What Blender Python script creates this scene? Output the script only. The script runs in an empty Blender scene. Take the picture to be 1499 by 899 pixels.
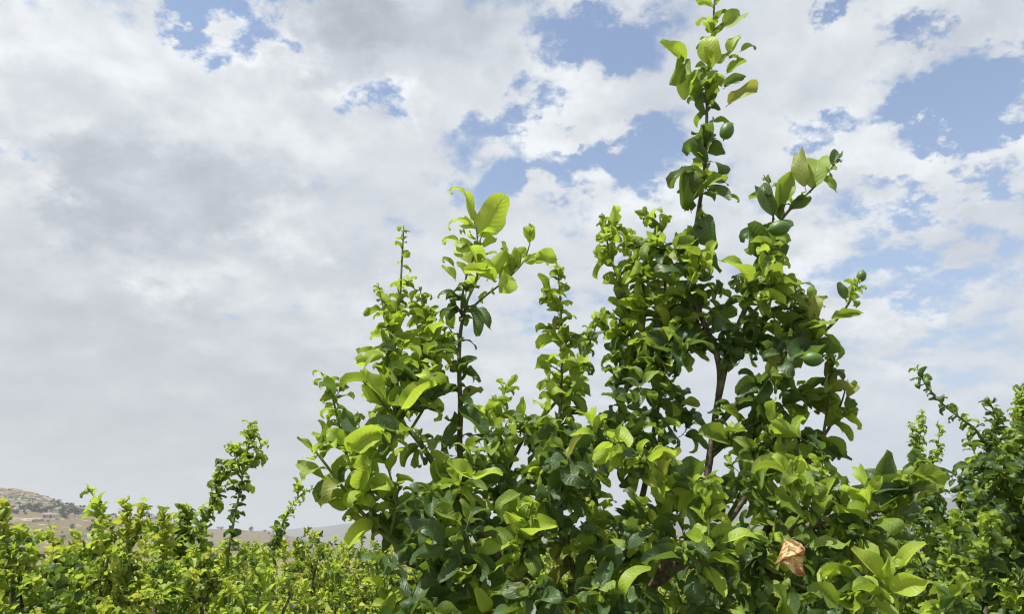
import bpy, math, random
import numpy as np
from mathutils import Vector, Matrix
from mathutils.bvhtree import BVHTree

S = bpy.context.scene
COL = S.collection

# ------------------------------------------------------------------ camera
FPX, CX, CY = 1083.0, 749.5, 449.5          # focal length and centre of the photograph in its pixels
PITCH = math.radians(18.15)
EYE = Vector((0.0, 0.0, 1.6))
RIGHT = Vector((1, 0, 0))
UP = Vector((0, -math.sin(PITCH), math.cos(PITCH)))
FWD = Vector((0, math.cos(PITCH), math.sin(PITCH)))
cam_data = bpy.data.cameras.new('camera')
cam = bpy.data.objects.new('camera', cam_data)
COL.objects.link(cam)
cam.location = EYE
cam.rotation_euler = (math.pi / 2 + PITCH, 0, 0)
cam_data.sensor_fit = 'HORIZONTAL'
cam_data.sensor_width = 36.0
cam_data.lens = 36.0 * FPX / 1499.0
cam_data.clip_start = 0.05
cam_data.clip_end = 30000.0
S.camera = cam


def ray(px, py):
    return FWD + RIGHT * ((px - CX) / FPX) - UP * ((py - CY) / FPX)


def P(px, py, Y):
    """the point of the place at ground distance Y seen in direction (px, py)"""
    d = ray(px, py)
    return EYE + d * (Y / d.y)


def project(p):
    v = p - EYE
    z = v.dot(FWD)
    return CX + FPX * v.dot(RIGHT) / z, CY - FPX * v.dot(UP) / z, z


# ------------------------------------------------------------------ light and sky
HAZE = 0.00026
SUN_EL, SUN_AZ = math.radians(65.0), math.radians(236.0)   # azimuth from +Y towards +X: behind the camera, to its left
SUN_DIR = Vector((math.sin(SUN_AZ) * math.cos(SUN_EL), math.cos(SUN_AZ) * math.cos(SUN_EL), math.sin(SUN_EL)))
sun_data = bpy.data.lights.new('sun', 'SUN')
sun_data.energy = 5.0
sun_data.angle = math.radians(0.5)
sun_data.color = (1.0, 0.95, 0.86)
sun = bpy.data.objects.new('sun', sun_data)
COL.objects.link(sun)
sun.rotation_euler = (-SUN_DIR).to_track_quat('-Z', 'Y').to_euler()
sun.location = (0, 0, 50)

S.view_settings.view_transform = 'Standard'
S.view_settings.look = 'None'
S.view_settings.exposure = 0.62
S.view_settings.gamma = 1.0
S.render.engine = 'CYCLES'
S.cycles.max_bounces = 8
S.cycles.diffuse_bounces = 3
S.cycles.glossy_bounces = 2
S.cycles.transmission_bounces = 6
S.cycles.volume_bounces = 0
S.cycles.caustics_reflective = False
S.cycles.caustics_refractive = False
S.cycles.use_denoising = True
S.cycles.filter_width = 1.2


class NT:
    """short hand for writing node trees"""
    def __init__(self, tree):
        self.t = tree
        self.n = tree.nodes
        self.n.clear()

    def new(self, kind, **kw):
        nd = self.n.new(kind)
        for k, v in kw.items():
            setattr(nd, k, v)
        return nd

    def put(self, sock, v):
        if isinstance(v, bpy.types.NodeSocket):
            self.t.links.new(v, sock)
        elif v is not None:
            if isinstance(v, (tuple, list)) and sock.type == 'RGBA' and len(v) == 3:
                v = (*v, 1.0)
            sock.default_value = v

    def m(self, op, a, b=None, c=None, clamp=False):
        nd = self.new('ShaderNodeMath', operation=op, use_clamp=clamp)
        for s, v in zip(nd.inputs, (a, b, c)):
            self.put(s, v)
        return nd.outputs[0]

    def vm(self, op, a, b=None, scale=None):
        nd = self.new('ShaderNodeVectorMath', operation=op)
        self.put(nd.inputs[0], a)
        if b is not None:
            self.put(nd.inputs[1], b)
        if scale is not None:
            self.put(nd.inputs['Scale'], scale)
        return nd.outputs['Value'] if op in ('DOT_PRODUCT', 'LENGTH') else nd.outputs[0]

    def ramp(self, v, a, b, lo=0.0, hi=1.0, smooth=True):
        nd = self.new('ShaderNodeMapRange')
        nd.interpolation_type = 'SMOOTHSTEP' if smooth else 'LINEAR'
        nd.clamp = True
        for s, x in zip(nd.inputs, (v, a, b, lo, hi)):
            self.put(s, x)
        return nd.outputs[0]

    def mix(self, f, a, b, blend='MIX'):
        nd = self.new('ShaderNodeMix', data_type='RGBA', blend_type=blend)
        self.put(nd.inputs[0], f)
        self.put(nd.inputs[6], a)
        self.put(nd.inputs[7], b)
        return nd.outputs[2]

    def noise(self, vec, scale, detail=4.0, rough=0.5, dist=0.0, dim='3D'):
        nd = self.new('ShaderNodeTexNoise', noise_dimensions=dim)
        self.put(nd.inputs['Vector'], vec)
        nd.inputs['Scale'].default_value = scale
        nd.inputs['Detail'].default_value = detail
        nd.inputs['Roughness'].default_value = rough
        nd.inputs['Distortion'].default_value = dist
        return nd.outputs[0], nd.outputs[1]

    def xyz(self, v):
        nd = self.new('ShaderNodeSeparateXYZ')
        self.put(nd.inputs[0], v)
        return nd.outputs[0], nd.outputs[1], nd.outputs[2]

    def cxyz(self, x, y, z):
        nd = self.new('ShaderNodeCombineXYZ')
        for s, v in zip(nd.inputs, (x, y, z)):
            self.put(s, v)
        return nd.outputs[0]


def azel(px, py):
    d = ray(px, py).normalized()
    return math.atan2(d.x, d.y), math.asin(d.z)


world = bpy.data.worlds.new('World')
S.world = world
world.use_nodes = True
g = NT(world.node_tree)
sky = g.new('ShaderNodeTexSky', sky_type='NISHITA')
sky.sun_disc = False
sky.sun_elevation = SUN_EL
sky.sun_rotation = SUN_AZ
sky.altitude = 200
sky.air_density = 1.0
sky.dust_density = 0.6
sky.ozone_density = 1.6
tc = g.new('ShaderNodeTexCoord')
D = tc.outputs['Generated']
dx, dy, dz = g.xyz(D)
dzp = g.m('MAXIMUM', dz, 0.0)
den = g.m('ADD', dzp, 0.38)
cp = g.cxyz(g.m('DIVIDE', dx, den), g.m('DIVIDE', dy, den), 0.0)          # the cloud deck seen from below
# cloud shapes: broad masses, puffs and ragged edges
n_big, c_big = g.noise(cp, 3.0, 4, 0.5, 0.15)
n_edge, c_edge = g.noise(cp, 8.0, 12, 0.60, 0.1)
n_warp, c_warp = g.noise(cp, 10.0, 8, 0.65, 0.0)
# bearings pushed about by the noise so that gaps and banks have ragged outlines
wx, wy, wz = g.xyz(g.vm('SUBTRACT', c_warp, (0.5, 0.5, 0.5)))
az = g.m('ADD', g.m('ARCTAN2', dx, dy), g.m('MULTIPLY', wx, 0.36))
el = g.m('ADD', g.m('ARCSINE', dz), g.m('MULTIPLY', wy, 0.24))


def bank(px, py, rx, ry, amount):
    """a bank (+) or a gap (-) of the cloud deck round one bearing"""
    a, e = azel(px, py)
    sa, se = rx / FPX, ry / FPX
    u = g.m('DIVIDE', g.m('SUBTRACT', az, a), sa)
    v = g.m('DIVIDE', g.m('SUBTRACT', el, e), se)
    q = g.m('ADD', g.m('MULTIPLY', u, u), g.m('MULTIPLY', v, v))
    return g.m('MULTIPLY', g.m('POWER', 2.718, g.m('MULTIPLY', q, -1.0)), amount)


def total(items):
    r = None
    for it in items:
        b = bank(*it)
        r = b if r is None else g.m('ADD', r, b)
    return r


gaps = total([
    (345, 5, 90, 55, -1.5), (258, 6, 28, 36, -.9), (545, 158, 45, 28, -.75), (860, 62, 90, 40, -1.0), (770, 180, 85, 45, -1.0), (790, 258, 120, 32, -.95),
    (930, 225, 90, 60, -.95), (845, 188, 60, 36, 1.1), (960, 150, 60, 40, .5), (700, 90, 60, 40, .4), (1215, 190, 55, 28, -.95), (1440, 140, 70, 45, -1.15), (1370, 170, 80, 32, -.9),
    (1345, 45, 70, 22, -.8), (1240, 8, 32, 18, -.9), (1495, 265, 40, 42, -1.0), (1420, 250, 60, 40, .35), (1330, 290, 60, 26, -.85), (1290, 395, 80, 45, -.6),
    (1420, 415, 80, 36, -.65), (1180, 300, 60, 40, -.35), (10, 235, 26, 20, -.55), (400, 478, 70, 30, -.45), (800, 470, 70, 60, -.30),
    (1180, 400, 90, 50, -.3), (1450, 560, 160, 60, -.25), (1300, 540, 140, 60, -.2), (1330, 450, 110, 45, .35), (1400, 330, 60, 30, .3), (1180, 360, 80, 40, .2), (640, 330, 60, 40, -.2),
    (150, 260, 330, 170, 0.40), (150, 560, 420, 120, 0.5), (560, 60, 160, 60, 0.35), (1120, 90, 130, 70, 0.3), (560, 190, 120, 70, 0.2)])
lights = total([
    (370, 45, 60, 30, .5), (565, 165, 60, 32, .55), (30, 60, 60, 60, .3), (190, 90, 130, 60, .3), (60, 165, 70, 35, .35), (430, 215, 90, 40, .25),
    (420, 350, 70, 34, .5), (280, 410, 80, 34, .35), (15, 285, 50, 45, .5), (840, 190, 70, 50, .35), (820, 110, 60, 30, .3), (940, 315, 90, 40, .4),
    (1330, 450, 80, 45, .5), (1190, 385, 60, 35, .4), (1390, 240, 110, 50, .3), (1260, 120, 110, 60, .25), (560, 480, 110, 40, .2), (780, 560, 130, 70, .2),
    (520, 30, 110, 50, -.55), (480, 110, 90, 40, -.25), (200, 320, 170, 60, -.5), (60, 130, 60, 30, -.3), (300, 260, 200, 40, -.25), (520, 380, 120, 36, -.25), (120, 470, 200, 50, -.25),
    (700, 30, 120, 40, -.35), (1060, 60, 160, 60, -.1), (1440, 30, 140, 40, -.4), (400, 560, 300, 60, -.1), (1450, 340, 130, 40, -.15), (100, 640, 300, 60, -.25)])
cov = g.m('ADD', g.m('ADD', g.m('MULTIPLY', g.m('SUBTRACT', n_big, 0.5), 1.1), g.m('MULTIPLY', g.m('SUBTRACT', n_edge, 0.5), 2.7)), g.m('ADD', g.m('MULTIPLY', gaps, 0.88), 0.60))
alpha = g.ramp(cov, -0.06, 0.50)
thick = g.ramp(cov, 0.25, 1.3)
# relief: the side of a puff that faces up towards the sun is brighter than its base
n_up, _ = g.noise(g.vm('SCALE', cp, scale=0.965), 6.5, 4, 0.55, 0.1)
n_lo, _ = g.noise(cp, 6.5, 4, 0.55, 0.1)
relief = g.m('MULTIPLY', g.m('SUBTRACT', n_lo, n_up), g.ramp(g.m('ADD', lights, n_big), 0.30, 0.85, 0.15, 1.0))
val = g.m('ADD', 0.550, g.m('MULTIPLY', thick, -0.05))
val = g.m('ADD', val, g.m('MULTIPLY', lights, 0.30))
val = g.m('ADD', val, g.m('MULTIPLY', relief, 0.55))
val = g.m('ADD', val, g.m('MULTIPLY', g.m('SUBTRACT', n_edge, 0.5), 0.42))
val = g.m('ADD', val, g.m('MULTIPLY', g.m('SUBTRACT', n_big, 0.5), 0.22))
val = g.m('MINIMUM', g.m('MAXIMUM', val, 0.34), 0.69)
tint = g.mix(g.ramp(val, 0.40, 0.64), (0.90, 0.967, 1.085), (0.965, 1.0, 1.035))
SKY_STRENGTH = 0.13
cloud = g.vm('SCALE', tint, scale=g.m('DIVIDE', val, SKY_STRENGTH * 1.11))
low = g.ramp(dzp, 0.05, 0.40, 0.72, 1.0)
blue = g.mix(1.0, g.vm('SCALE', sky.outputs[0], scale=low), (1.14, 1.06, 0.99), 'MULTIPLY')
mixed = g.mix(alpha, blue, cloud)
# the damp air near the horizon veils cloud and blue alike
veil = g.m('MULTIPLY', g.m('POWER', 2.718, g.m('MULTIPLY', dzp, -5.6)), 0.88)
haze_col = g.mix(g.ramp(dx, -0.5, 0.6), (2.80, 2.79, 2.74), (2.75, 3.13, 3.6))
mixed = g.mix(veil, mixed, haze_col)
bg = g.new('ShaderNodeBackground')
g.put(bg.inputs[0], mixed)
bg.inputs[1].default_value = SKY_STRENGTH
out = g.new('ShaderNodeOutputWorld')
g.put(out.inputs[0], bg.outputs[0])

# ------------------------------------------------------------------ materials
def material(name):
    m = bpy.data.materials.new(name)
    m.use_nodes = True
    return m, NT(m.node_tree)


def finish(g, bsdf):
    o = g.new('ShaderNodeOutputMaterial')
    g.put(o.inputs[0], bsdf)


def principled(g, col, rough=0.6, spec=0.4, normal=None):
    b = g.new('ShaderNodeBsdfPrincipled')
    g.put(b.inputs['Base Color'], col)
    g.put(b.inputs['Roughness'], rough)
    g.put(b.inputs['Specular IOR Level'], spec)
    if normal is not None:
        g.put(b.inputs['Normal'], normal)
    return b.outputs[0]


def bump(g, height, strength=0.5, dist=0.01):
    b = g.new('ShaderNodeBump')
    b.inputs['Strength'].default_value = strength
    b.inputs['Distance'].default_value = dist
    g.put(b.inputs['Height'], height)
    return b.outputs[0]


def leaf_material(name, dark, light, vein, under, trans, rough, fac, spot=None, spot_amt=0.0, spec=0.45):
    m, g = material(name)
    uv = g.new('ShaderNodeUVMap', uv_map='UVMap').outputs[0]
    u, v, _ = g.xyz(uv)
    s = g.m('MULTIPLY', g.m('ABSOLUTE', g.m('SUBTRACT', u, 0.5)), 2.0)
    oi = g.new('ShaderNodeObjectInfo')
    at = g.new('ShaderNodeAttribute', attribute_name='tone')
    rnd = g.m('FRACT', g.m('ADD', oi.outputs['Random'], at.outputs['Fac']))
    rnd2 = g.m('FRACT', g.m('MULTIPLY', rnd, 17.31))
    pos = g.cxyz(g.m('ADD', u, g.m('MULTIPLY', rnd, 40.0)), g.m('MULTIPLY', v, 1.8), g.m('MULTIPLY', rnd2, 23.0))
    n1, _ = g.noise(pos, 2.2, 4, 0.6)
    n2, _ = g.noise(pos, 14.0, 3, 0.6)
    mid = g.m('SUBTRACT', 1.0, g.ramp(s, 0.02, 0.085))
    w = g.m('SINE', g.m('MULTIPLY', g.m('SUBTRACT', g.m('MULTIPLY', v, 9.0), g.m('MULTIPLY', s, 1.9)), 6.2832))
    side = g.m('MULTIPLY', g.ramp(w, 0.72, 0.99), g.ramp(s, 0.9, 0.5, 0.2, 1.0))
    quilt = g.m('MULTIPLY', w, g.ramp(s, 1.0, 0.3, 0.0, 1.0))
    f = g.m('ADD', g.m('MULTIPLY', rnd2, 0.70), g.m('MULTIPLY', g.m('SUBTRACT', n1, 0.25), 0.9), clamp=True)
    col = g.mix(f, dark, light)
    col = g.mix(g.ramp(n2, 0.42, 0.72, 0.0, 0.45), col, light)
    if spot:
        edge = g.ramp(g.m('ADD', g.m('ADD', n1, g.m('MULTIPLY', s, 0.22)), g.m('MULTIPLY', rnd, 0.3)), 0.72 - spot_amt, 0.95 - spot_amt)
        col = g.mix(edge, col, spot)
    col = g.mix(g.m('ADD', g.m('MULTIPLY', mid, 0.6), g.m('MULTIPLY', side, 0.42)), col, vein)
    n3, _ = g.noise(pos, 34.0, 2, 0.5)
    col = g.mix(g.m('MULTIPLY', g.ramp(n3, 0.66, 0.74), g.ramp(n1, 0.45, 0.65, 0.0, 0.7)), col, vein)
    geo = g.new('ShaderNodeNewGeometry')
    back = geo.outputs['Backfacing']
    colb = g.mix(0.6, col, under)
    colb = g.mix(g.m('ADD', g.m('MULTIPLY', mid, 0.5), g.m('MULTIPLY', side, 0.4)), colb, vein)
    col = g.mix(back, col, colb)
    h = g.m('ADD', g.m('ADD', g.m('MULTIPLY', mid, -0.8), g.m('MULTIPLY', quilt, 0.24)), g.m('MULTIPLY', n2, 0.5))
    nrm = bump(g, h, 0.42, 0.0026)
    pr = principled(g, col, g.m('ADD', rough, g.m('MULTIPLY', back, 0.25)), g.m('MULTIPLY', g.m('SUBTRACT', 1.0, g.m('MULTIPLY', back, 0.7)), spec), nrm)
    tr = g.new('ShaderNodeBsdfTranslucent')
    tcol = g.mix(g.m('MULTIPLY', n1, 0.6), trans, light)
    tcol = g.mix(g.m('ADD', g.m('MULTIPLY', mid, 0.55), g.m('MULTIPLY', side, 0.30)), tcol, [c * 0.45 for c in trans])
    g.put(tr.inputs[0], tcol)
    g.put(tr.inputs[1], nrm)
    mx = g.new('ShaderNodeMixShader')
    mx.inputs[0].default_value = fac
    g.put(mx.inputs[1], pr)
    g.put(mx.inputs[2], tr.outputs[0])
    finish(g, mx.outputs[0])
    return m


LEAFMAT = {
    'fresh': leaf_material('fresh_leaf', (0.185, 0.315, 0.028), (0.42, 0.535, 0.070), (0.46, 0.52, 0.11), (0.32, 0.43, 0.09), (0.50, 0.66, 0.055), 0.48, 0.50),
    'pale': leaf_material('pale_leaf', (0.26, 0.34, 0.026), (0.54, 0.57, 0.095), (0.52, 0.56, 0.15), (0.38, 0.45, 0.11), (0.58, 0.64, 0.07), 0.50, 0.44),
    'mid': leaf_material('green_leaf', (0.072, 0.146, 0.020), (0.23, 0.335, 0.046), (0.28, 0.35, 0.09), (0.20, 0.28, 0.08), (0.36, 0.48, 0.035), 0.54, 0.42, spot=(0.33, 0.34, 0.07), spot_amt=-0.21),
    'mature': leaf_material('mature_leaf', (0.022, 0.055, 0.022), (0.080, 0.142, 0.046), (0.16, 0.23, 0.10), (0.090, 0.150, 0.062), (0.20, 0.32, 0.030), 0.42, 0.40, spot=(0.24, 0.23, 0.06), spot_amt=-0.21, spec=0.45),
    'aged': leaf_material('yellowing_leaf', (0.14, 0.19, 0.03), (0.27, 0.31, 0.06), (0.36, 0.37, 0.13), (0.22, 0.26, 0.10), (0.40, 0.45, 0.06), 0.55, 0.38, spot=(0.25, 0.20, 0.065), spot_amt=-0.16),
}
DRY = leaf_material('dry_leaf', (0.52, 0.33, 0.15), (0.76, 0.57, 0.32), (0.78, 0.62, 0.36), (0.52, 0.38, 0.22), (0.55, 0.35, 0.15), 0.85, 0.12, spot=(0.24, 0.115, 0.045), spot_amt=-0.03, spec=0.1)


def bark_material(name, a, b, scale, stripes=2.2, strength=0.7):
    m, g = material(name)
    tcn = g.new('ShaderNodeTexCoord').outputs['Object']
    x, y, z = g.xyz(tcn)
    st = g.cxyz(x, y, g.m('DIVIDE', z, stripes))
    n1, _ = g.noise(st, scale, 6, 0.65, 0.3)
    n2, _ = g.noise(tcn, scale * 0.22, 3, 0.5)
    col = g.mix(g.ramp(n1, 0.3, 0.7), a, b)
    col = g.mix(g.ramp(n2, 0.5, 0.72, 0.0, 0.45), col, [c * 1.7 + 0.02 for c in b])
    finish(g, principled(g, col, 0.8, 0.25, bump(g, n1, strength, 0.004)))
    return m


BARK = bark_material('bark', (0.030, 0.024, 0.018), (0.15, 0.125, 0.09), 85, 1.8, 1.0)
STEM = bark_material('brown_stem', (0.050, 0.048, 0.026), (0.13, 0.115, 0.060), 120, 3.0, 0.4)
GREEN_STEM = bark_material('green_stem', (0.07, 0.105, 0.022), (0.16, 0.20, 0.055), 140, 4.0, 0.3)


def fruit_material():
    m, g = material('green_lemon_rind')
    tcn = g.new('ShaderNodeTexCoord').outputs['Object']
    n, _ = g.noise(tcn, 45, 2, 0.5)
    big, _ = g.noise(tcn, 2.5, 2, 0.5)
    col = g.mix(big, (0.045, 0.115, 0.022), (0.090, 0.175, 0.036))
    finish(g, principled(g, col, 0.40, 0.5, bump(g, n, 0.15, 0.02)))
    return m


FRUIT = fruit_material()


# ------------------------------------------------------------------ object helpers
def link(o, parent=None):
    COL.objects.link(o)
    if parent is not None:
        o.parent = parent
    return o


def tag(o, label=None, cat=None, group=None, kind=None):
    if label:
        o['label'] = label
    if cat:
        o['category'] = cat
    if group:
        o['group'] = group
    if kind:
        o['kind'] = kind
    return o


def mesh_from(name, V, F, mats, smooth=True, uv=None, midx=None, tone=None):
    """V (n,3) array, F (m,k) array of equal faces or a list of faces"""
    me = bpy.data.meshes.new(name)
    V = np.asarray(V, dtype=np.float32)
    if isinstance(F, np.ndarray):
        k = F.shape[1]
        me.vertices.add(len(V))
        me.vertices.foreach_set('co', V.ravel())
        me.loops.add(F.size)
        me.loops.foreach_set('vertex_index', F.astype(np.int32).ravel())
        me.polygons.add(len(F))
        me.polygons.foreach_set('loop_start', np.arange(0, F.size, k, dtype=np.int32))
        me.update(calc_edges=True)
    else:
        me.from_pydata(V.tolist(), [], F)
    if uv is not None:
        lay = me.uv_layers.new(name='UVMap')
        vi = np.empty(len(me.loops), dtype=np.int32)
        me.loops.foreach_get('vertex_index', vi)
        lay.data.foreach_set('uv', np.asarray(uv, dtype=np.float32)[vi].ravel())
    if tone is not None:
        a = me.attributes.new('tone', 'FLOAT', 'POINT')
        a.data.foreach_set('value', np.asarray(tone, dtype=np.float32))
    for mt in mats:
        me.materials.append(mt)
    if midx is not None:
        me.polygons.foreach_set('material_index', np.asarray(midx, dtype=np.int32))
    if smooth:
        me.polygons.foreach_set('use_smooth', np.ones(len(me.polygons), dtype=bool))
    me.validate()
    me.update()
    return me


def catmull(pts, n):
    pts = [Vector(p) for p in pts]
    if len(pts) < 3:
        a, b = pts[0], pts[-1]
        return [a.lerp(b, i / n) for i in range(n + 1)]
    q = [pts[0] * 2 - pts[1]] + pts + [pts[-1] * 2 - pts[-2]]
    res = []
    for i in range(1, len(q) - 2):
        p0, p1, p2, p3 = q[i - 1:i + 3]
        for j in range(n):
            t = j / n
            res.append(0.5 * (2 * p1 + (p2 - p0) * t + (2 * p0 - 5 * p1 + 4 * p2 - p3) * t * t + (3 * p1 - p0 - 3 * p2 + p3) * t ** 3))
    res.append(pts[-1].copy())
    return res


def tube(path, radii, sides, rng=None, rough=0.0):
    """vertices and quads of a tapered stem along a path, closed at its tip"""
    n = len(path)
    V, F = [], []
    t = (path[1] - path[0]).normalized()
    a = t.orthogonal().normalized()
    for i in range(n):
        t = (path[min(i + 1, n - 1)] - path[max(i - 1, 0)])
        t = t.normalized() if t.length > 1e-9 else Vector((0, 0, 1))
        a = (a - t * a.dot(t)).normalized()
        b = t.cross(a)
        for k in range(sides):
            ang = 2 * math.pi * k / sides
            r = radii[i] * (1 + (rng.uniform(-rough, rough) if rng else 0))
            V.append(path[i] + (a * math.cos(ang) + b * math.sin(ang)) * r)
    for i in range(n - 1):
        for k in range(sides):
            k2 = (k + 1) % sides
            F.append((i * sides + k, i * sides + k2, (i + 1) * sides + k2, (i + 1) * sides + k))
    V.append(path[-1] + t * radii[-1] * 0.5)
    for k in range(sides):
        F.append(((n - 1) * sides + k, (n - 1) * sides + (k + 1) % sides, n * sides))
    return V, F


# ------------------------------------------------------------------ leaves
def leaf_shape(rng, W, bend, fold, wave, twist, tip, nl, na, serr=0.05, cup=0.0):
    """one leaf of length 1 along +Y, upper side +Z; petiole at the origin"""
    V, UV, F = [], [], []
    pet = 0.10
    c = Vector((0, pet, 0))
    ang = 0.10
    path = []
    ph = rng.uniform(0, 6.28)
    sway = rng.uniform(-0.55, 0.55)
    p2, p3, asym = rng.uniform(0, 6.28), rng.uniform(0, 6.28), rng.uniform(-.35, .35)
    bite = (rng.randrange(2, nl), rng.choice((-1, 1)), rng.uniform(.35, .75)) if na > 2 and rng.random() < .3 else None
    blis = rng.uniform(.02, .055)
    yaw = 0.0
    for i in range(nl + 1):
        t = i / nl
        path.append((c.copy(), ang, yaw))
        ang -= bend / nl * (0.5 + t) + (tip / nl * 3.0 if t > 0.66 else 0)
        yaw += sway / nl
        st = (1 - pet) / nl
        c = c + Vector((math.sin(yaw) * math.cos(ang), math.cos(yaw) * math.cos(ang), math.sin(ang))) * st
    for i, (p, an, yw) in enumerate(path):
        t = i / nl
        w = W * 0.5 * (max(math.sin(math.pi * min(1, t ** 0.92 * 0.955 + 0.012)), 0.0) ** 0.58)
        if i == nl:
            w = W * .15
        tw = twist * (t - 0.3)
        up = Vector((-math.sin(an) * math.sin(yw), -math.sin(an) * math.cos(yw), math.cos(an)))
        sd = Vector((math.cos(yw), -math.sin(yw), 0))
        s2 = sd * math.cos(tw) + up * math.sin(tw)
        u2 = up * math.cos(tw) - sd * math.sin(tw)
        for j in range(na + 1):
            s = -1 + 2 * j / na
            x = s * w * (1 + (rng.uniform(-serr, serr) if abs(s) == 1 else 0))
            f = fold * (1 + 0.35 * math.sin(3.1 * t + ph)) + (asym if s > 0 else -asym) * s * s * (.5 + .5 * math.sin(4 * t + p2))
            zz = abs(x) * math.sin(f) + wave * W * s * s * math.sin(9.0 * t + ph + (1.3 if s > 0 else 0)) * (0.4 + t) + cup * W * s * s * (1 - t * 0.3) + blis * math.sin(8 * t + p2) * math.sin(2.6 * s + p3)
            if bite and bite[0] == i and bite[1] == s:
                x *= bite[2]
            x *= 1 + .13 * math.sin(6.5 * t + p3 + (1.7 if s > 0 else 0))
            V.append(p + s2 * (x * math.cos(f) * (1 - min(0.5, cup) * 0.5 * abs(s))) + u2 * zz)
            UV.append((0.5 + 0.5 * s, t))
    k = na + 1
    for i in range(nl):
        for j in range(na):
            F.append((i * k + j, i * k + j + 1, (i + 1) * k + j + 1, (i + 1) * k + j))
    # stalk
    b = len(V)
    r = 0.013
    for y in (0.0, pet * 1.15):
        for a in range(3):
            V.append(Vector((math.cos(a * 2.094) * r, y, math.sin(a * 2.094) * r - 0.004)))
            UV.append((0.5, 0.0))
    for a in range(3):
        a2 = (a + 1) % 3
        F.append((b + a, b + a2, b + 3 + a2, b + 3 + a))
    return np.array([tuple(v) for v in V], dtype=np.float32), np.array(F, dtype=np.int32), np.array(UV, dtype=np.float32)


SHAPES = {}          # (shape, detail) -> list of (V, F, UV)
LEAFMESH = {}        # (kind, shape, detail, i) -> mesh shared by every leaf of that cut
rs = random.Random(5)
for det, (nl, na, nv) in {'near': (8, 4, 11), 'far': (4, 2, 5)}.items():
    for sh in ('flat', 'cup', 'wavy', 'curl', 'tight', 'hook'):
        L = []
        for i in range(nv):
            u = rs.uniform
            if sh == 'flat':
                L.append(leaf_shape(rs, u(.44, .60), u(.2, 1.1), u(.1, .5), u(.03, .09), u(-.7, .7), u(-.4, 1.1), nl, na))
            elif sh == 'cup':
                L.append(leaf_shape(rs, u(.48, .70), u(.1, 1.2), u(.3, .95), u(.03, .10), u(-.9, .9), u(-.6, 1.5), nl, na, cup=u(.1, .25)))
            elif sh == 'wavy':
                L.append(leaf_shape(rs, u(.42, .58), u(.3, 1.4), u(.1, .7), u(.08, .17), u(-1.2, 1.2), u(.1, 1.3), nl, na))
            elif sh == 'hook':
                L.append(leaf_shape(rs, u(.38, .52), u(1.1, 2.2), u(.2, .8), u(.03, .08), u(-.7, .7), u(.6, 1.6), nl, na))
            elif sh == 'curl':
                L.append(leaf_shape(rs, u(.55, .70), u(1.3, 2.6), u(-.6, .7), u(.05, .12), u(-1.2, 1.2), u(.4, 1.8), nl, na, cup=u(-.1, .3)))
            else:
                L.append(leaf_shape(rs, u(.40, .56), u(.8, 2.2), u(.6, 1.05), u(.03, .09), u(-1.2, 1.2), u(.5, 1.5), nl, na, cup=u(.1, .3)))
        SHAPES[(sh, det)] = L
KINDS = list(LEAFMAT)


def leaf_mesh(kind, sh, det, i):
    key = (kind, sh, det, i)
    if key not in LEAFMESH:
        V, F, UV = SHAPES[(sh, det)][i]
        LEAFMESH[key] = mesh_from(kind + '_leaf', V, F, [LEAFMAT[kind]], uv=UV)
    return LEAFMESH[key]


STYLE = {   # size range, spacing, kinds, shapes, angle from the stem
    'mature': ((.060, .118), .0128, (('mature', .78), ('mid', .22)), (('flat', .13), ('cup', .32), ('wavy', .30), ('hook', .15), ('curl', .10)), 62),
    'mid': ((.050, .108), .0120, (('mid', .60), ('fresh', .25), ('mature', .15)), (('flat', .1), ('cup', .31), ('wavy', .28), ('hook', .17), ('curl', .14)), 56),
    'fresh': ((.050, .108), .0120, (('fresh', .75), ('mid', .25)), (('flat', .2), ('cup', .4), ('wavy', .22), ('hook', .08), ('curl', .1)), 50),
    'curl': ((.022, .056), .0050, (('fresh', .58), ('mid', .42)), (('curl', .5), ('tight', .35), ('cup', .15)), 62),
    'curlmid': ((.026, .060), .0062, (('fresh', .3), ('mid', .55), ('mature', .15)), (('curl', .5), ('tight', .25), ('hook', .25)), 62),
    'bud': ((.011, .026), .0085, (('fresh', .55), ('mid', .45)), (('tight', .6), ('curl', .4)), 50),
    'pale': ((.045, .095), .0120, (('pale', .72), ('fresh', .28)), (('flat', .2), ('cup', .4), ('wavy', .22), ('hook', .08), ('curl', .1)), 50),
    'dark': ((.050, .095), .0120, (('mature', 1.0),), (('flat', .25), ('cup', .35), ('wavy', .3), ('hook', .1)), 64),
}


def pick(rng, opts):
    x = rng.random()
    for k, w in opts:
        x -= w
        if x <= 0:
            return k
    return opts[-1][0]


def arclen(path):
    s = [0.0]
    for a, b in zip(path, path[1:]):
        s.append(s[-1] + (b - a).length)
    return s


def at_len(path, s, x):
    i = 0
    while i < len(s) - 2 and s[i + 1] < x:
        i += 1
    d = s[i + 1] - s[i]
    f = (x - s[i]) / d if d > 1e-9 else 0
    t = path[i + 1] - path[i]
    return path[i].lerp(path[i + 1], min(max(f, 0), 1)), (t.normalized() if t.length > 1e-9 else Vector((0, 0, 1)))


ZUP = Vector((0, 0, 1))


def frame(pos, d, n, size):
    d = d.normalized()
    n = n - d * n.dot(d)
    if n.length < 1e-4:
        n = d.orthogonal()
    n.normalize()
    x = d.cross(n)
    return Matrix(((x.x * size, d.x * size, n.x * size, pos.x), (x.y * size, d.y * size, n.y * size, pos.y), (x.z * size, d.z * size, n.z * size, pos.z), (0, 0, 0, 1)))


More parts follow.
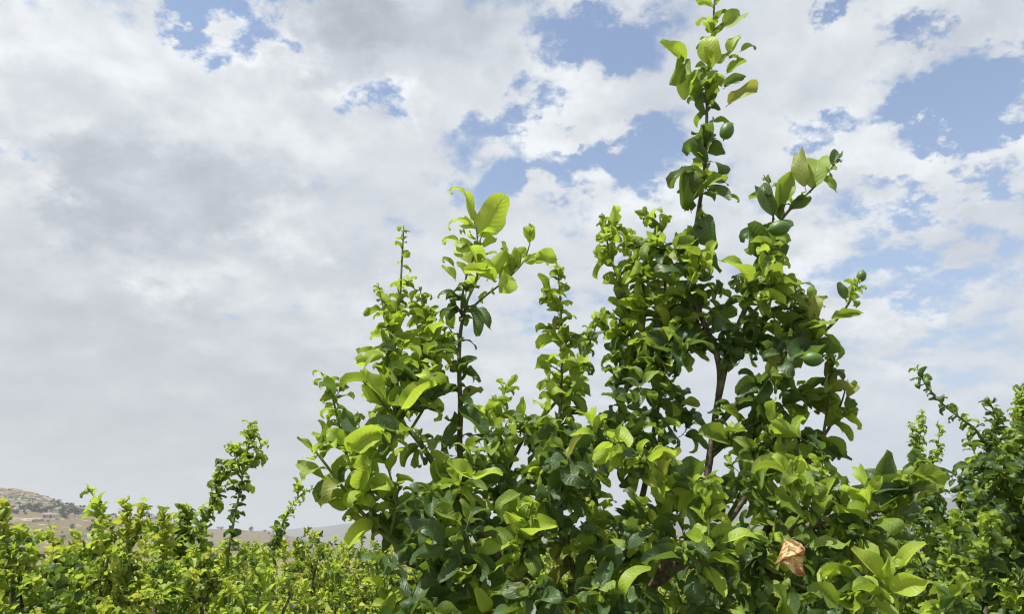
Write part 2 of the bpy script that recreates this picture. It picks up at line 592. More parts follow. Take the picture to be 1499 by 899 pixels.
class Tree:
    def __init__(self, name, base, label, seed, det, scale=1.0):
        self.rng = random.Random(seed)
        self.det = det
        self.scale = scale
        self.root = link(bpy.data.objects.new(name, None))
        self.root.location = base
        self.root.empty_display_size = 0.3
        self.base = Vector(base)
        tag(self.root, label, 'tree', 'lemon trees of the grove')
        self.leaves = []       # (kind, shape, variant, matrix)
        self.nodes = np.zeros((0, 4))      # points (and radii) that a twig may grow from
        self.full = 1.0
        self.loose = False     # leaves stand in groups with bare stem between
        self.inner = 0.0       # share from twig base with mature leaves, their dark colour also painting inner shade

    def stem(self, pts, r0, r1, name='branch', mat=None, sides=8, n=5, node=True):
        path = catmull(pts, n)
        s = arclen(path)
        L = s[-1]
        radii = [r0 + (r1 - r0) * (x / L) ** 0.9 for x in s]
        V, F = tube(path, radii, sides, self.rng, 0.07 if sides > 5 else 0.0)
        V = [v - self.base for v in V]
        o = bpy.data.objects.new(name, mesh_from(name, [tuple(v) for v in V], F, [mat or STEM]))
        link(o, self.root)
        if node:
            self.nodes = np.concatenate([self.nodes, [(p.x, p.y, p.z, r) for p, r in zip(path, radii)]])
        return path

    def put_leaf(self, kind, sh, mat):
        self.leaves.append((kind, sh, self.rng.randrange(len(SHAPES[(sh, self.det)])), mat))

    def leaves_on(self, path, a, b, style, dens=1.0, sz=1.0, pale=0.0, loose=None):
        """leaves along the stem between fractions a and b of its length"""
        rng = self.rng
        (lo, hi), sp, kinds, shapes, ang = STYLE[style]
        loose = (self.loose and style not in ('curl', 'bud', 'curlmid')) if loose is None else loose
        s = arclen(path)
        x, x1 = s[-1] * a, s[-1] * b
        ph, bare = rng.uniform(0, 6.28), s[-1] * 14.0
        az = rng.uniform(0, 6.28)
        while x < x1:
            if loose and math.sin(ph + x / s[-1] * bare * 2.2) + .5 * math.sin(ph * 3 + x / s[-1] * bare * 5.1) < -.55:
                x += sp * self.scale * .8
                continue
            p, t = at_len(path, s, x)
            az += math.radians(137.5 + rng.uniform(-25, 25))
            e = t.orthogonal().normalized()
            rad = e * math.cos(az) + t.cross(e) * math.sin(az)
            A = math.radians(ang + rng.uniform(-32, 36))
            d = t * math.cos(A) + rad * math.sin(A) + ZUP * rng.uniform(-0.5, 0.35)
            jit = .40 if rng.random() < .62 else .95
            nrm = t * 0.55 + ZUP * 0.75 - rad * 0.15 + Vector((rng.gauss(0, jit), rng.gauss(0, jit), rng.gauss(0, jit * .8)))
            size = (lo + (hi - lo) * rng.random() ** 1.15) * sz * self.scale * (1.14 - .42 * max(0.0, x / s[-1] - .45))
            kind = pick(rng, kinds)
            if pale and rng.random() < pale:
                kind = {'mature': 'mid', 'mid': 'fresh'}.get(kind, kind)
            if kind in ('mature', 'mid') and size > .05 and rng.random() < 0.03:
                kind = 'aged'
            self.put_leaf(kind, pick(rng, shapes), frame(p, d, nrm, size))
            x += sp / (dens * self.full) * rng.choice((.25, .6, 1.0, 1.3, 1.85)) * self.scale

    def twig(self, target, style, tipstyle=None, length=0.24, dens=1.0, sz=1.0, pale=0.0, mat=None, maxlen=0.5):
        """a side twig that reaches a point of the crown from the nearest stem"""
        rng = self.rng
        N = self.nodes
        c = np.sqrt(((N[:, :3] - np.array(target)) ** 2).sum(1)) + 0.7 * np.maximum(0.0, N[:, 2] - target.z + 0.02)
        k = int(c.argmin())
        p, r = Vector(N[k, :3]), float(N[k, 3])
        v = target - p
        if v.length > maxlen:
            p = target - v * (maxlen / v.length)
            v = target - p
        side = Vector((rng.gauss(0, .12), rng.gauss(0, .12), rng.gauss(-.06, .08))) * v.length
        tip = target + Vector((0, 0, 0.02 * rng.random()))
        r0 = min(max(0.0018, r * 0.6), 0.0032 + 0.004 * v.length)
        path = self.stem([p, p.lerp(target, .45) + side, tip], r0, 0.0013, 'twig', mat or (GREEN_STEM if style in ('fresh', 'curl', 'bud', 'pale') else STEM), 4, 4, True)
        L = arclen(path)[-1]
        a = max(0.05, 1 - length / max(L, 1e-3))
        mid = a + (1 - a) * self.inner
        if mid > a + .02:
            self.leaves_on(path, a, mid, 'mature', dens, sz)
        self.leaves_on(path, mid, 0.93 if tipstyle else 1.0, style, dens, sz, pale)
        if tipstyle:
            self.leaves_on(path, max(a, 0.80), 1.0, tipstyle, dens, sz)
        return path

    def finish(self, singles=300):
        """the leaves that show largest in the photograph become objects, the rest one foliage part"""
        rng = self.rng
        quads, polys = [], []
        ctr = []
        loc = [(-.22, .4, 0), (.22, .4, 0), (.15, .85, 0), (-.15, .85, 0)]
        for k, (kind, sh, i, M) in enumerate(self.leaves):
            V = SHAPES[(sh, self.det)][i][0]
            lo, hi = V.min(0), V.max(0)
            z = float(V[:, 2].mean())
            cs = [(lo[0] * .8, lo[1] + .15, z), (hi[0] * .8, lo[1] + .15, z), (hi[0] * .8, hi[1] * .9, z), (lo[0] * .8, hi[1] * .9, z)]
            w = [M @ Vector(c) for c in cs]
            b = len(quads)
            quads += w
            polys.append((b, b + 1, b + 2, b + 3))
            ctr.append(sum(w, Vector()) / 4)
        score = []
        tree = BVHTree.FromPolygons([tuple(q) for q in quads], polys)
        for k in range(len(polys)):
            w = quads[polys[k][0]:polys[k][3] + 1]
            pr = [project(q) for q in w]
            area = abs(sum(pr[i][0] * pr[(i + 1) % 4][1] - pr[(i + 1) % 4][0] * pr[i][1] for i in range(4))) / 2 + 5
            seen = 0
            for q in [ctr[k]] + [ctr[k].lerp(c, .7) for c in w]:
                x, y, z = project(q)
                if not (0 < x < 1499 and 0 < y < 899):
                    continue
                dvec = q - EYE
                hit = tree.ray_cast(EYE, dvec.normalized(), dvec.length + 0.01)
                if hit[2] is None or hit[2] == k or hit[3] > dvec.length - 0.002:
                    seen += 1
            score.append(area * seen)
        order = sorted(range(len(score)), key=lambda k: -score[k])
        top = set(k for k in order[:singles] if score[k] > 0)
        off = Matrix.Translation(-self.base)
        for k in sorted(top):
            kind, sh, i, M = self.leaves[k]
            o = bpy.data.objects.new('leaf', leaf_mesh(kind, sh, self.det, i))
            link(o, self.root)
            o.matrix_basis = off @ M
        rest = [k for k in range(len(self.leaves)) if k not in top]
        if rest:
            VV, FF, UU, MM, TT, b = [], [], [], [], [], 0
            for k in rest:
                kind, sh, i, M = self.leaves[k]
                V, F, UV = SHAPES[(sh, self.det)][i]
                A = np.array(off @ M, dtype=np.float32)
                VV.append(V @ A[:3, :3].T + A[:3, 3])
                FF.append(F + b)
                UU.append(UV)
                MM.append(np.full(len(F), KINDS.index(kind)))
                TT.append(np.full(len(V), rng.random()))
                b += len(V)
            me = mesh_from('foliage', np.concatenate(VV), np.concatenate(FF), [LEAFMAT[q] for q in KINDS], uv=np.concatenate(UU), midx=np.concatenate(MM), tone=np.concatenate(TT))
            o = link(bpy.data.objects.new('foliage', me), self.root)
            o['kind'] = 'stuff'
        print(self.root.name, 'leaves', len(self.leaves), 'single', len(top))


def lemon(tree, pos, axis, size, label=None):
    """an unripe lemon: egg shaped with a nipple at one end and a green button at the other"""
    prof = [(0, -.5), (.05, -.5), (.12, -.475), (.24, -.40), (.335, -.26), (.375, -.08), (.37, .08), (.32, .25), (.23, .38), (.125, .455), (.085, .49), (.06, .53), (.02, .55), (0, .552)]
    ns = 18
    V, F = [], []
    for r, z in prof:
        for k in range(ns):
            a = 2 * math.pi * k / ns
            rr = r * (1 + .02 * math.sin(3 * a + z * 5))
            V.append((rr * math.cos(a), rr * math.sin(a), z))
    for i in range(len(prof) - 1):
        for k in range(ns):
            F.append((i * ns + k, i * ns + (k + 1) % ns, (i + 1) * ns + (k + 1) % ns, (i + 1) * ns + k))
    o = bpy.data.objects.new('lemon', mesh_from('lemon', V, F, [FRUIT]))
    link(o, tree.root)
    q = axis.normalized().to_track_quat('Z', 'Y')
    o.matrix_basis = Matrix.Translation(pos - tree.base) @ q.to_matrix().to_4x4() @ Matrix.Scale(size, 4)
    # the button where the stalk joins
    Vb, Fb = tube([Vector((0, 0, -.64)), Vector((.01, 0, -.55)), Vector((0, 0, -.50)), Vector((0, 0, -.475))], [.03, .035, .10, .11], 8)
    c = bpy.data.objects.new('stalk', mesh_from('stalk', [tuple(v) for v in Vb], Fb, [GREEN_STEM]))
    link(c, o)
    if label:
        o['label'] = label

# ------------------------------------------------------------------ ground, hills and what stands on them
def soil_material():
    m, g = material('orchard_soil')
    geo = g.new('ShaderNodeNewGeometry').outputs['Position']
    n1, _ = g.noise(geo, 0.35, 6, 0.6)
    n2, _ = g.noise(geo, 6.0, 6, 0.65)
    n3, _ = g.noise(geo, 0.010, 7, 0.65)
    soil = g.mix(n2, (0.14, 0.105, 0.065), (0.27, 0.21, 0.135))
    weed = g.mix(n2, (0.07, 0.12, 0.030), (0.17, 0.22, 0.07))
    col = g.mix(g.ramp(n1, 0.36, 0.56), weed, soil)
    far = g.mix(g.ramp(n3, 0.42, 0.58), (0.080, 0.085, 0.045), (0.15, 0.12, 0.08))
    dist = g.vm('LENGTH', geo)
    col = g.mix(g.ramp(dist, 60, 220), col, far)
    finish(g, principled(g, col, 0.95, 0.1, bump(g, n2, 0.5, 0.03)))
    return m


def hill_material(name, grass, grass2, rock, scrub, rock_lo, scrub_lo, sc):
    m, g = material(name)
    geo = g.new('ShaderNodeNewGeometry').outputs['Position']
    x, y, z = g.xyz(geo)
    st = g.cxyz(x, g.m('MULTIPLY', y, 0.6), g.m('MULTIPLY', z, 3.2))
    n1, _ = g.noise(st, 0.012 * sc, 7, 0.62, 0.4)
    n2, _ = g.noise(st, 0.055 * sc, 6, 0.65, 0.2)
    n3, _ = g.noise(geo, 0.30 * sc, 4, 0.65)
    col = g.mix(n1, grass, grass2)
    col = g.mix(g.ramp(n3, 0.35, 0.7, 0.0, 0.5), col, [c * 0.6 for c in grass])
    rk = g.m('MULTIPLY', g.ramp(n2, rock_lo, rock_lo + 0.09), g.ramp(n3, 0.38, 0.55))
    col = g.mix(rk, col, rock)
    sb = g.m('MULTIPLY', g.ramp(n1, scrub_lo, scrub_lo + 0.07), g.ramp(n3, 0.36, 0.46))
    col = g.mix(sb, col, scrub)
    finish(g, principled(g, col, 0.95, 0.08, bump(g, g.m('ADD', n3, n2), 0.9, 1.2)))
    return m


def hash2(ix, iy, seed):
    h = np.sin(ix * 127.1 + iy * 311.7 + seed * 74.7) * 43758.5453
    return h - np.floor(h)


def vnoise(x, y, seed):
    ix, iy = np.floor(x), np.floor(y)
    fx, fy = x - ix, y - iy
    fx, fy = fx * fx * (3 - 2 * fx), fy * fy * (3 - 2 * fy)
    a, b = hash2(ix, iy, seed), hash2(ix + 1, iy, seed)
    c, d = hash2(ix, iy + 1, seed), hash2(ix + 1, iy + 1, seed)
    return a + (b - a) * fx + (c - a) * fy + (a - b - c + d) * fx * fy


def fbm(x, y, seed, o=5):
    r, w = 0, 0.5
    for k in range(o):
        r = r + w * vnoise(x * 2 ** k, y * 2 ** k, seed + k)
        w *= 0.5
    return r


class Hill:
    """a ridge at ground distance Y whose crest follows the heights read at several bearings"""
    def __init__(self, name, Y, prof, width, mat, rough, step, seed, back=1.0):
        self.Y, self.w, self.rough, self.seed, self.back = Y, width, rough, seed, back
        xs, zs = [], []
        for px, py in prof:
            q = P(px, py, Y)
            xs.append(q.x)
            zs.append(q.z)
        self.xs, self.zs = np.array(xs), np.array(zs)
        X = np.arange(xs[0], xs[-1] + step, step)
        Yv = np.linspace(Y - width * 1.05, Y + width * back * 1.05, 90)
        GX, GY = np.meshgrid(X, Yv)
        Z = self.height(GX, GY)
        V = np.stack([GX, GY, Z], -1).reshape(-1, 3)
        nx, ny = len(X), len(Yv)
        i = np.arange(ny - 1)[:, None] * nx + np.arange(nx - 1)[None, :]
        F = np.stack([i, i + 1, i + nx + 1, i + nx], -1).reshape(-1, 4)
        o = bpy.data.objects.new(name, mesh_from(name, V, F, [mat]))
        link(o)
        o['kind'] = 'structure'
        self.o = o

    def height(self, x, y):
        x, y = np.asarray(x, float), np.asarray(y, float)
        H = np.interp(x, self.xs, self.zs)
        t = (self.Y - y) / self.w
        t = np.where(t < 0, -t / self.back, t)
        t = np.clip(t, 0, 1)
        f = (1 - t) ** 1.35 * (1 - t * t * 0.2) 
        n = (fbm(x / (self.w * .16), y / (self.w * .16), self.seed) - 0.48) * self.rough
        n2 = (fbm(x / (self.w * .03), y / (self.w * .03), self.seed + 9, 3) - 0.44) * self.rough * 0.28
        return -3.0 + (H + 3.0) * f + (n + n2) * np.clip(1.0 - np.abs(t - 0.5) * 2, 0.10, 1.0)


HILLMAT = hill_material('stony_hillside', (0.120, 0.095, 0.052), (0.215, 0.170, 0.100), (0.36, 0.33, 0.27), (0.070, 0.080, 0.048), 0.545, 0.53, 1.0)
HILLMAT2 = hill_material('low_ridge', (0.135, 0.108, 0.062), (0.19, 0.155, 0.095), (0.26, 0.23, 0.18), (0.070, 0.085, 0.055), 0.62, 0.52, 0.8)
FARMAT = hill_material('far_hillside', (0.10, 0.092, 0.080), (0.145, 0.13, 0.11), (0.25, 0.22, 0.18), (0.085, 0.09, 0.065), 0.60, 0.50, 0.22)

gb = bpy.data.meshes.new('ground')
R = 9000.0
gb.from_pydata([(-R, -R, 0), (R, -R, 0), (R, R, 0), (-R, R, 0)], [], [(0, 1, 2, 3)])
gb.materials.append(soil_material())
ground = link(bpy.data.objects.new('ground', gb))
ground['kind'] = 'structure'

stony = Hill('stony_hill', 720, [(-900, 800), (-500, 735), (-250, 705), (-60, 708), (0, 713), (22, 714), (45, 719), (70, 729), (100, 739), (130, 746), (165, 756), (200, 764), (235, 776), (290, 792), (340, 803)], 330, HILLMAT, 13, 3.5, 3)
low = Hill('low_ridge', 1150, [(-300, 790), (60, 768), (170, 756), (205, 754), (235, 759), (268, 770), (300, 774), (345, 776), (380, 778), (400, 780), (430, 786), (470, 796), (500, 806)], 420, HILLMAT2, 12, 6, 8)
blue = Hill('far_hill', 3400, [(150, 800), (330, 780), (420, 775), (470, 772), (505, 767), (560, 765), (620, 762), (700, 764), (790, 772), (880, 783), (980, 800)], 1100, FARMAT, 40, 18, 13)
grey = Hill('broad_hill', 2300, [(640, 800), (800, 778), (950, 757), (1080, 742), (1180, 735), (1270, 732), (1340, 730), (1430, 727), (1520, 724), (1700, 722), (2100, 740)], 1150, FARMAT, 26, 14, 21)


# small hillside trees and shrubs: leaf clumps around a short stem
def clump_mesh(name, seed, n, squat):
    r = random.Random(seed)
    V, F = [], []
    lobes = [(Vector((r.uniform(-.33, .33), r.uniform(-.33, .33), r.uniform(.28, .72) * squat)), r.uniform(.20, .36)) for _ in range(7)]
    for i in range(n):
        c, q = lobes[i % 7]
        d = Vector((r.gauss(0, 1), r.gauss(0, 1), r.gauss(0, 1))).normalized()
        p = c + d * q * r.uniform(.65, 1.05)
        t = (d + Vector((r.gauss(0, .5), r.gauss(0, .5), r.gauss(0, .5)))).normalized()
        a = t.orthogonal().normalized()
        b = t.cross(a)
        h = r.uniform(.05, .10)
        k = len(V)
        V += [tuple(p + a * h), tuple(p + b * h), tuple(p - a * h), tuple(p - b * h)]
        F.append((k, k + 1, k + 2, k + 3))
    tv, tf = tube([Vector((0, 0, -.12)), Vector((.02, .01, .2)), Vector((0, 0, .5 * squat))], [.05, .035, .015], 5)
    k = len(V)
    V += [tuple(v) for v in tv]
    F += [tuple(k + q for q in f) for f in tf]
    return mesh_from(name, V, F, [SCRUB], smooth=False)


def scrub_material():
    m, g = material('hill_scrub')
    oi = g.new('ShaderNodeObjectInfo')
    geo = g.new('ShaderNodeNewGeometry').outputs['Position']
    n, _ = g.noise(geo, 0.7, 3, 0.6)
    col = g.mix(g.m('ADD', g.m('MULTIPLY', oi.outputs['Random'], .6), g.m('MULTIPLY', n, .4)), (0.045, 0.060, 0.030), (0.085, 0.095, 0.050))
    finish(g, principled(g, col, 0.85, 0.15))
    return m


SCRUB = scrub_material()
CLUMPS = [clump_mesh('shrub', 40 + i, 170, s) for i, s in enumerate((1.0, .75, 1.15, .9))]
rh = random.Random(77)


def on_hill(hill, px, py):
    """where the sight line through (px, py) meets a hillside"""
    d = ray(px, py)
    for k in range(400):
        Y = hill.Y - hill.w + hill.w * k / 400.0
        q = EYE + d * (Y / d.y)
        if q.z < float(hill.height(q.x, q.y)):
            return q
    return None


n_sh = 0
spots = []
band = []
for k in range(100):                     # the dark band of scrub across the middle of the stony hill reads as one mass
    band.append((rh.uniform(-20, 122), rh.gauss(746, 3.6), rh.uniform(2.2, 4.8)))
BV, BF, nb = [], [], 0
for px, py, size in band:
    q = on_hill(stony, px, py)
    if q is None:
        continue
    cm = rh.choice(CLUMPS)
    a = rh.uniform(0, 6.28)
    z = float(stony.height(q.x, q.y)) - size * .03
    for v in cm.vertices:
        BV.append((q.x + (v.co.x * math.cos(a) - v.co.y * math.sin(a)) * size * 1.25, q.y + (v.co.x * math.sin(a) + v.co.y * math.cos(a)) * size, z + v.co.z * size * .85))
    for f in cm.polygons:
        BF.append([nb + i for i in f.vertices])
    nb += len(cm.vertices)
scrub = link(bpy.data.objects.new('scrub', mesh_from('scrub', BV, BF, [SCRUB], smooth=False)))
scrub['kind'] = 'stuff'
for k in range(34):                      # scattered shrubs over the rest of it
    spots.append((stony, rh.uniform(-10, 260), rh.uniform(722, 800), rh.uniform(1.6, 4.6)))
spots += [(stony, 92, 758, 5.5), (stony, 97, 759, 5), (stony, 109, 753, 6), (stony, 113, 754, 5), (stony, 118, 752, 5), (stony, 133, 778, 7), (stony, 137, 781, 6)]
for k in range(20):
    spots.append((low, rh.uniform(190, 430), rh.uniform(768, 792), rh.uniform(2.5, 5)))
spots += [(low, 205, 757, 9), (low, 214, 757, 10), (low, 221, 757, 9), (low, 229, 760, 8), (low, 255, 767, 6), (low, 262, 770, 5), (low, 325, 776, 6), (low, 368, 778, 9.5)]
for k in range(12):
    spots.append((grey, 1395 + k * 3.0 + rh.uniform(-1, 1), 729, rh.uniform(9, 16)))
for hill, px, py, size in spots:
    q = on_hill(hill, px, py)
    if q is None:
        q = P(px, py, hill.Y)
    o = bpy.data.objects.new('shrub', rh.choice(CLUMPS))
    link(o)
    o.location = (q.x, q.y, float(hill.height(q.x, q.y)) - size * 0.03)
    o.rotation_euler.z = rh.uniform(0, 6.28)
    o.scale = (size, size, size * rh.uniform(.75, 1.0))
    nm = hill.o.name
    if nm == 'stony_hill':
        far_left = False
        by_farm = 85 < px < 125 and 748 < py < 762 and size >= 5
        tag(o, 'tall dark shrub on the slope just right of the long farm building' if by_farm else 'dark shrub in the band of scrub across the middle of the stony hill' if far_left else
            'low shrub standing alone on the dry grass above the scrub band of the stony hill' if py < 745 else 'low shrub standing alone on the dry grass at the foot of the stony hill', 'shrub',
            'shrubs beside the farm building' if by_farm else 'shrubs of the scrub band' if far_left else 'lone shrubs above the scrub' if py < 745 else 'lone shrubs at the hill foot')
    elif nm == 'low_ridge':
        tag(o, 'largest dark round tree on the crest of the low ridge' if size == 9.5 else 'dark tree beside the white house on the low ridge crest' if px < 232 and py < 762 else
            'small dark tree on the bare crest line of the low ridge' if py < 768 or py in (776, 777, 778, 779) else 'small dark tree scattered on the slope of the low brown ridge', 'tree',
            'trees beside the white house' if px < 232 and py < 762 else 'trees on the low ridge crest' if py < 768 or py in (776, 777, 778, 779) else 'trees on the low ridge slope')
    else:
        tag(o, 'tiny dark tree in the row on the crest of the broad grey hill', 'tree', 'trees along the hill crest')

# limestone blocks lying out on the slope
rv, rf = [], []
for k in range(330):
    px, py = rh.uniform(-30, 150), rh.gauss(734, 9)
    q = on_hill(stony, px, py)
    if q is None:
        continue
    z = float(stony.height(q.x, q.y))
    sx, sy, sz = rh.uniform(.7, 3.2), rh.uniform(.7, 2.0), rh.uniform(.5, 1.5)
    a = rh.uniform(-.4, .4)
    b = len(rv)
    for dz, f in ((-.8, 1.0), (sz * .6, .92), (sz, .55)):
        for ux, uy in ((-1, -1), (1, -1), (1, 1), (-1, 1)):
            x, y = ux * sx * f * rh.uniform(.7, 1.1), uy * sy * f * rh.uniform(.7, 1.1)
            rv.append((q.x + x * math.cos(a) - y * math.sin(a), q.y + x * math.sin(a) + y * math.cos(a), z + dz))
    for l in (0, 4):
        for i in range(4):
            rf.append((b + l + i, b + l + (i + 1) % 4, b + l + 4 + (i + 1) % 4, b + l + 4 + i))
    rf.append((b + 8, b + 9, b + 10, b + 11))
mr, g = material('limestone')
geo = g.new('ShaderNodeNewGeometry').outputs['Position']
n, _ = g.noise(geo, .6, 5, .6)
finish(g, principled(g, g.mix(n, (0.22, 0.195, 0.15), (0.37, 0.335, 0.275)), .9, .1))
rocks = link(bpy.data.objects.new('limestone_rocks', mesh_from('limestone_rocks', rv, rf, [mr], smooth=False)))
rocks['kind'] = 'stuff'


# buildings on the slopes
def plain(name, col, rough=.85, var=.12, sc=.8):
    m, g = material(name)
    geo = g.new('ShaderNodeNewGeometry').outputs['Position']
    n, _ = g.noise(geo, sc, 5, .6)
    finish(g, principled(g, g.mix(n, [c * (1 - var) for c in col], [min(1, c * (1 + var)) for c in col]), rough, .2))
    return m


STONE, RENDER_, ROOF, OPEN, PALE = plain('rubble_wall', (.33, .28, .2)), plain('pale_render', (.55, .51, .43)), plain('roof_sheet', (.40, .40, .38)), plain('dark_opening', (.05, .048, .042)), plain('white_paint', (.70, .68, .62))


def box_mesh(name, c, s, m):
    x, y, z = c
    a, b, h = s[0] / 2, s[1] / 2, s[2]
    V = [(x - a, y - b, z), (x + a, y - b, z), (x + a, y + b, z), (x - a, y + b, z), (x - a, y - b, z + h), (x + a, y - b, z + h), (x + a, y + b, z + h), (x - a, y + b, z + h)]
    F = [(0, 3, 2, 1), (4, 5, 6, 7), (0, 1, 5, 4), (1, 2, 6, 5), (2, 3, 7, 6), (3, 0, 4, 7)]
    return bpy.data.objects.new(name, mesh_from(name, V, F, [m], smooth=False))


def building(name, hill, px, py, size, wallm, label, cat, opens, lean=0.6, rot=0.1):
    q = on_hill(hill, px, py) or P(px, py, hill.Y)
    r = link(bpy.data.objects.new(name, None))
    r.location = (q.x, q.y, float(hill.height(q.x, q.y)) - .3)
    r.rotation_euler.z = rot
    tag(r, label, cat)
    w, d, h = size
    link(box_mesh('wall', (0, 0, -1.2), (w, d, h + 1.2), wallm), r)
    # a roof sheet sloping forward, with an overhang
    V = [(-w / 2 - .5, -d / 2 - .7, h + .05), (w / 2 + .5, -d / 2 - .7, h + .05), (w / 2 + .5, d / 2 + .4, h + .05 + lean), (-w / 2 - .5, d / 2 + .4, h + .05 + lean)]
    V += [(a, b, c + .22) for a, b, c in V]
    F = [(0, 3, 2, 1), (4, 5, 6, 7), (0, 1, 5, 4), (1, 2, 6, 5), (2, 3, 7, 6), (3, 0, 4, 7)]
    link(bpy.data.objects.new('roof', mesh_from('roof', V, F, [ROOF], smooth=False)), r)
    for nm, x, z, ww, hh in opens:
        link(box_mesh(nm, (x, -d / 2 - .02, z), (ww, .12, hh), OPEN), r)
        if nm == 'window':
            o = link(box_mesh('sill', (x, -d / 2 - .12, z - .14), (ww + .3, .3, .12), PALE), r)
    return r


building('farm_building', stony, 73, 759, (11.0, 5.0, 2.9), RENDER_, 'long low farm building with open front on the stony hillside', 'building',
         [('door', -3.4, 0, 1.9, 2.2), ('window', -.8, .8, 1.2, 1.1), ('door', 1.6, 0, 2.0, 2.2), ('window', 4.2, .9, 1.0, 1.0)])
building('hillside_house', low, 212, 759, (15.0, 8.0, 4.6), PALE, 'white house among dark trees on the low ridge crest', 'building',
         [('window', -5, 1.6, 1.6, 1.5), ('door', -1.5, 0, 1.8, 2.6), ('window', 2, 1.6, 1.6, 1.5), ('window', 5, 1.6, 1.6, 1.5)], rot=-.15)


def terrace(px0, px1, py, h, label):
    V, F = [], []
    n = 12
    for i in range(n + 1):
        q = on_hill(stony, px0 + (px1 - px0) * i / n, py + .6 * math.sin(i * .7))
        z = float(stony.height(q.x, q.y))
        hh = h * rh.uniform(.82, 1.12)
        V += [(q.x, q.y - .35, z - 1), (q.x, q.y - .30, z + hh), (q.x, q.y + .30, z + hh), (q.x, q.y + .35, z - 1)]
    for i in range(n):
        for k in range(3):
            F.append((i * 4 + k, i * 4 + k + 1, i * 4 + k + 5, i * 4 + k + 4))
    F += [(0, 1, 2, 3), (n * 4 + 3, n * 4 + 2, n * 4 + 1, n * 4)]
    o = link(bpy.data.objects.new('terrace_wall', mesh_from('terrace_wall', V, F, [STONE], smooth=False)))
    tag(o, label, 'wall')


terrace(50, 72, 764, 1.6, 'dark dry stone terrace wall just below the farm building')
terrace(16, 44, 731, 1.0, 'pale dry stone wall high on the stony hill')
terrace(10, 38, 742, 1.1, 'rough stone wall above the band of scrub')

# a pale pole that rises beyond the grove on the right
q = P(1303.5, 790, 120)
pole = link(bpy.data.objects.new('utility_pole', None))
pole.location = (q.x, q.y, 0)
tag(pole, 'thin pale utility pole standing before the broad grey hill', 'pole')
V, F = tube([Vector((0, 0, -.3)), Vector((0, 0, 3.5)), Vector((0, 0, 7.3))], [.13, .11, .085], 10)
link(bpy.data.objects.new('post', mesh_from('post', [tuple(v) for v in V], F, [PALE])), pole)
link(box_mesh('crossarm', (0, -.12, 6.7), (1.1, .09, .1), STONE), pole)

# long grass and weeds between the rows
rg = random.Random(9)
gv, gf = [], []
for k in range(15000):
    y = 3.0 + 30 * rg.random() ** 1.5
    x = rg.uniform(-.78, .80) * (y + 1.0)
    if vnoise(np.array(x * .5), np.array(y * .5), 4) < .25:
        continue
    h = rg.uniform(.06, .30)
    a = rg.uniform(0, 6.28)
    w = rg.uniform(.006, .014) * (1 + y * .06)
    dx, dy = math.cos(a), math.sin(a)
    l = rg.uniform(.02, .14)
    b = len(gv)
    gv += [(x - dy * w, y + dx * w, 0), (x + dy * w, y - dx * w, 0), (x + dx * l * .4 + dy * w * .6, y + dy * l * .4 - dx * w * .6, h * .6),
           (x + dx * l * .4 - dy * w * .6, y + dy * l * .4 + dx * w * .6, h * .6), (x + dx * l, y + dy * l, h)]
    gf += [(b, b + 1, b + 2, b + 3), (b + 3, b + 2, b + 4)]
mg, g = material('long_grass')
geo = g.new('ShaderNodeNewGeometry').outputs['Position']
n, _ = g.noise(geo, 1.6, 3, .6)
n2, _ = g.noise(geo, 14, 2, .6)
finish(g, principled(g, g.mix(n2, g.mix(n, (.11, .18, .04), (.20, .26, .09)), (.26, .27, .13)), .7, .2))
grass = link(bpy.data.objects.new('grass', mesh_from('grass', gv, gf, [mg], smooth=False)))
grass['kind'] = 'stuff'

# ------------------------------------------------------------------ the lemon tree in front
YM = 2.3
T = Tree('lemon_tree', (P(905, 900, 2.38).x, 2.38, 0.0), 'tall lemon tree with long upright shoots and green lemons, nearest and largest in the grove', 11, 'near')


def pts(*a):
    return [P(q[0], q[1], q[2] if len(q) > 2 else YM) for q in a]


crotch = P(905, 925, 2.38)
T.stem([T.base - Vector((0, 0, .05)), T.base + Vector((.02, .01, .45)), T.base + Vector((-.01, 0, .9)), crotch], .045, .030, 'trunk', BARK, 14, 6, False)


def limb(r0, r1, *a, mat=None, name='branch', sides=8):
    return T.stem(pts(*a), r0, r1, name, mat, sides)


# scaffold limbs
main = limb(.0150, .0030, (905, 925, 2.38), (932, 852, 2.34), (985, 828, 2.34), (1022, 760, 2.34), (1036, 690, 2.33), (1046, 620, 2.32), (1054, 560, 2.31), (1048, 515, 2.30), (1022, 450, 2.30), (1013, 385, 2.30), (1020, 325, 2.29), (1030, 260, 2.29), (1034, 195, 2.28), (1036, 120, 2.27), (1043, 50, 2.26), (1046, -2, 2.25), mat=BARK, sides=10)
lim_l = limb(.024, .010, (905, 925, 2.38), (862, 895, 2.36), (815, 880, 2.34), (745, 840, 2.26), (690, 820, 2.22), (630, 815, 2.18), mat=BARK)
lim_c = limb(.020, .009, (905, 925, 2.38), (885, 862, 2.44), (878, 800, 2.50), (868, 720, 2.52), (850, 660, 2.52), mat=BARK)
lim_r = limb(.024, .009, (985, 828, 2.34), (1040, 815, 2.30), (1110, 795, 2.26), (1190, 770, 2.22), (1250, 745, 2.18), mat=BARK)
lim_f = limb(.018, .008, (905, 925, 2.38), (930, 900, 2.20), (960, 850, 2.02), (985, 800, 1.94), mat=BARK)
lim_b = limb(.020, .009, (930, 870, 2.36), (985, 835, 2.55), (1060, 770, 2.70), (1110, 700, 2.78), mat=BARK)
lim_bl = limb(.018, .008, (862, 895, 2.36), (790, 860, 2.52), (730, 800, 2.66), (700, 740, 2.72), mat=BARK)
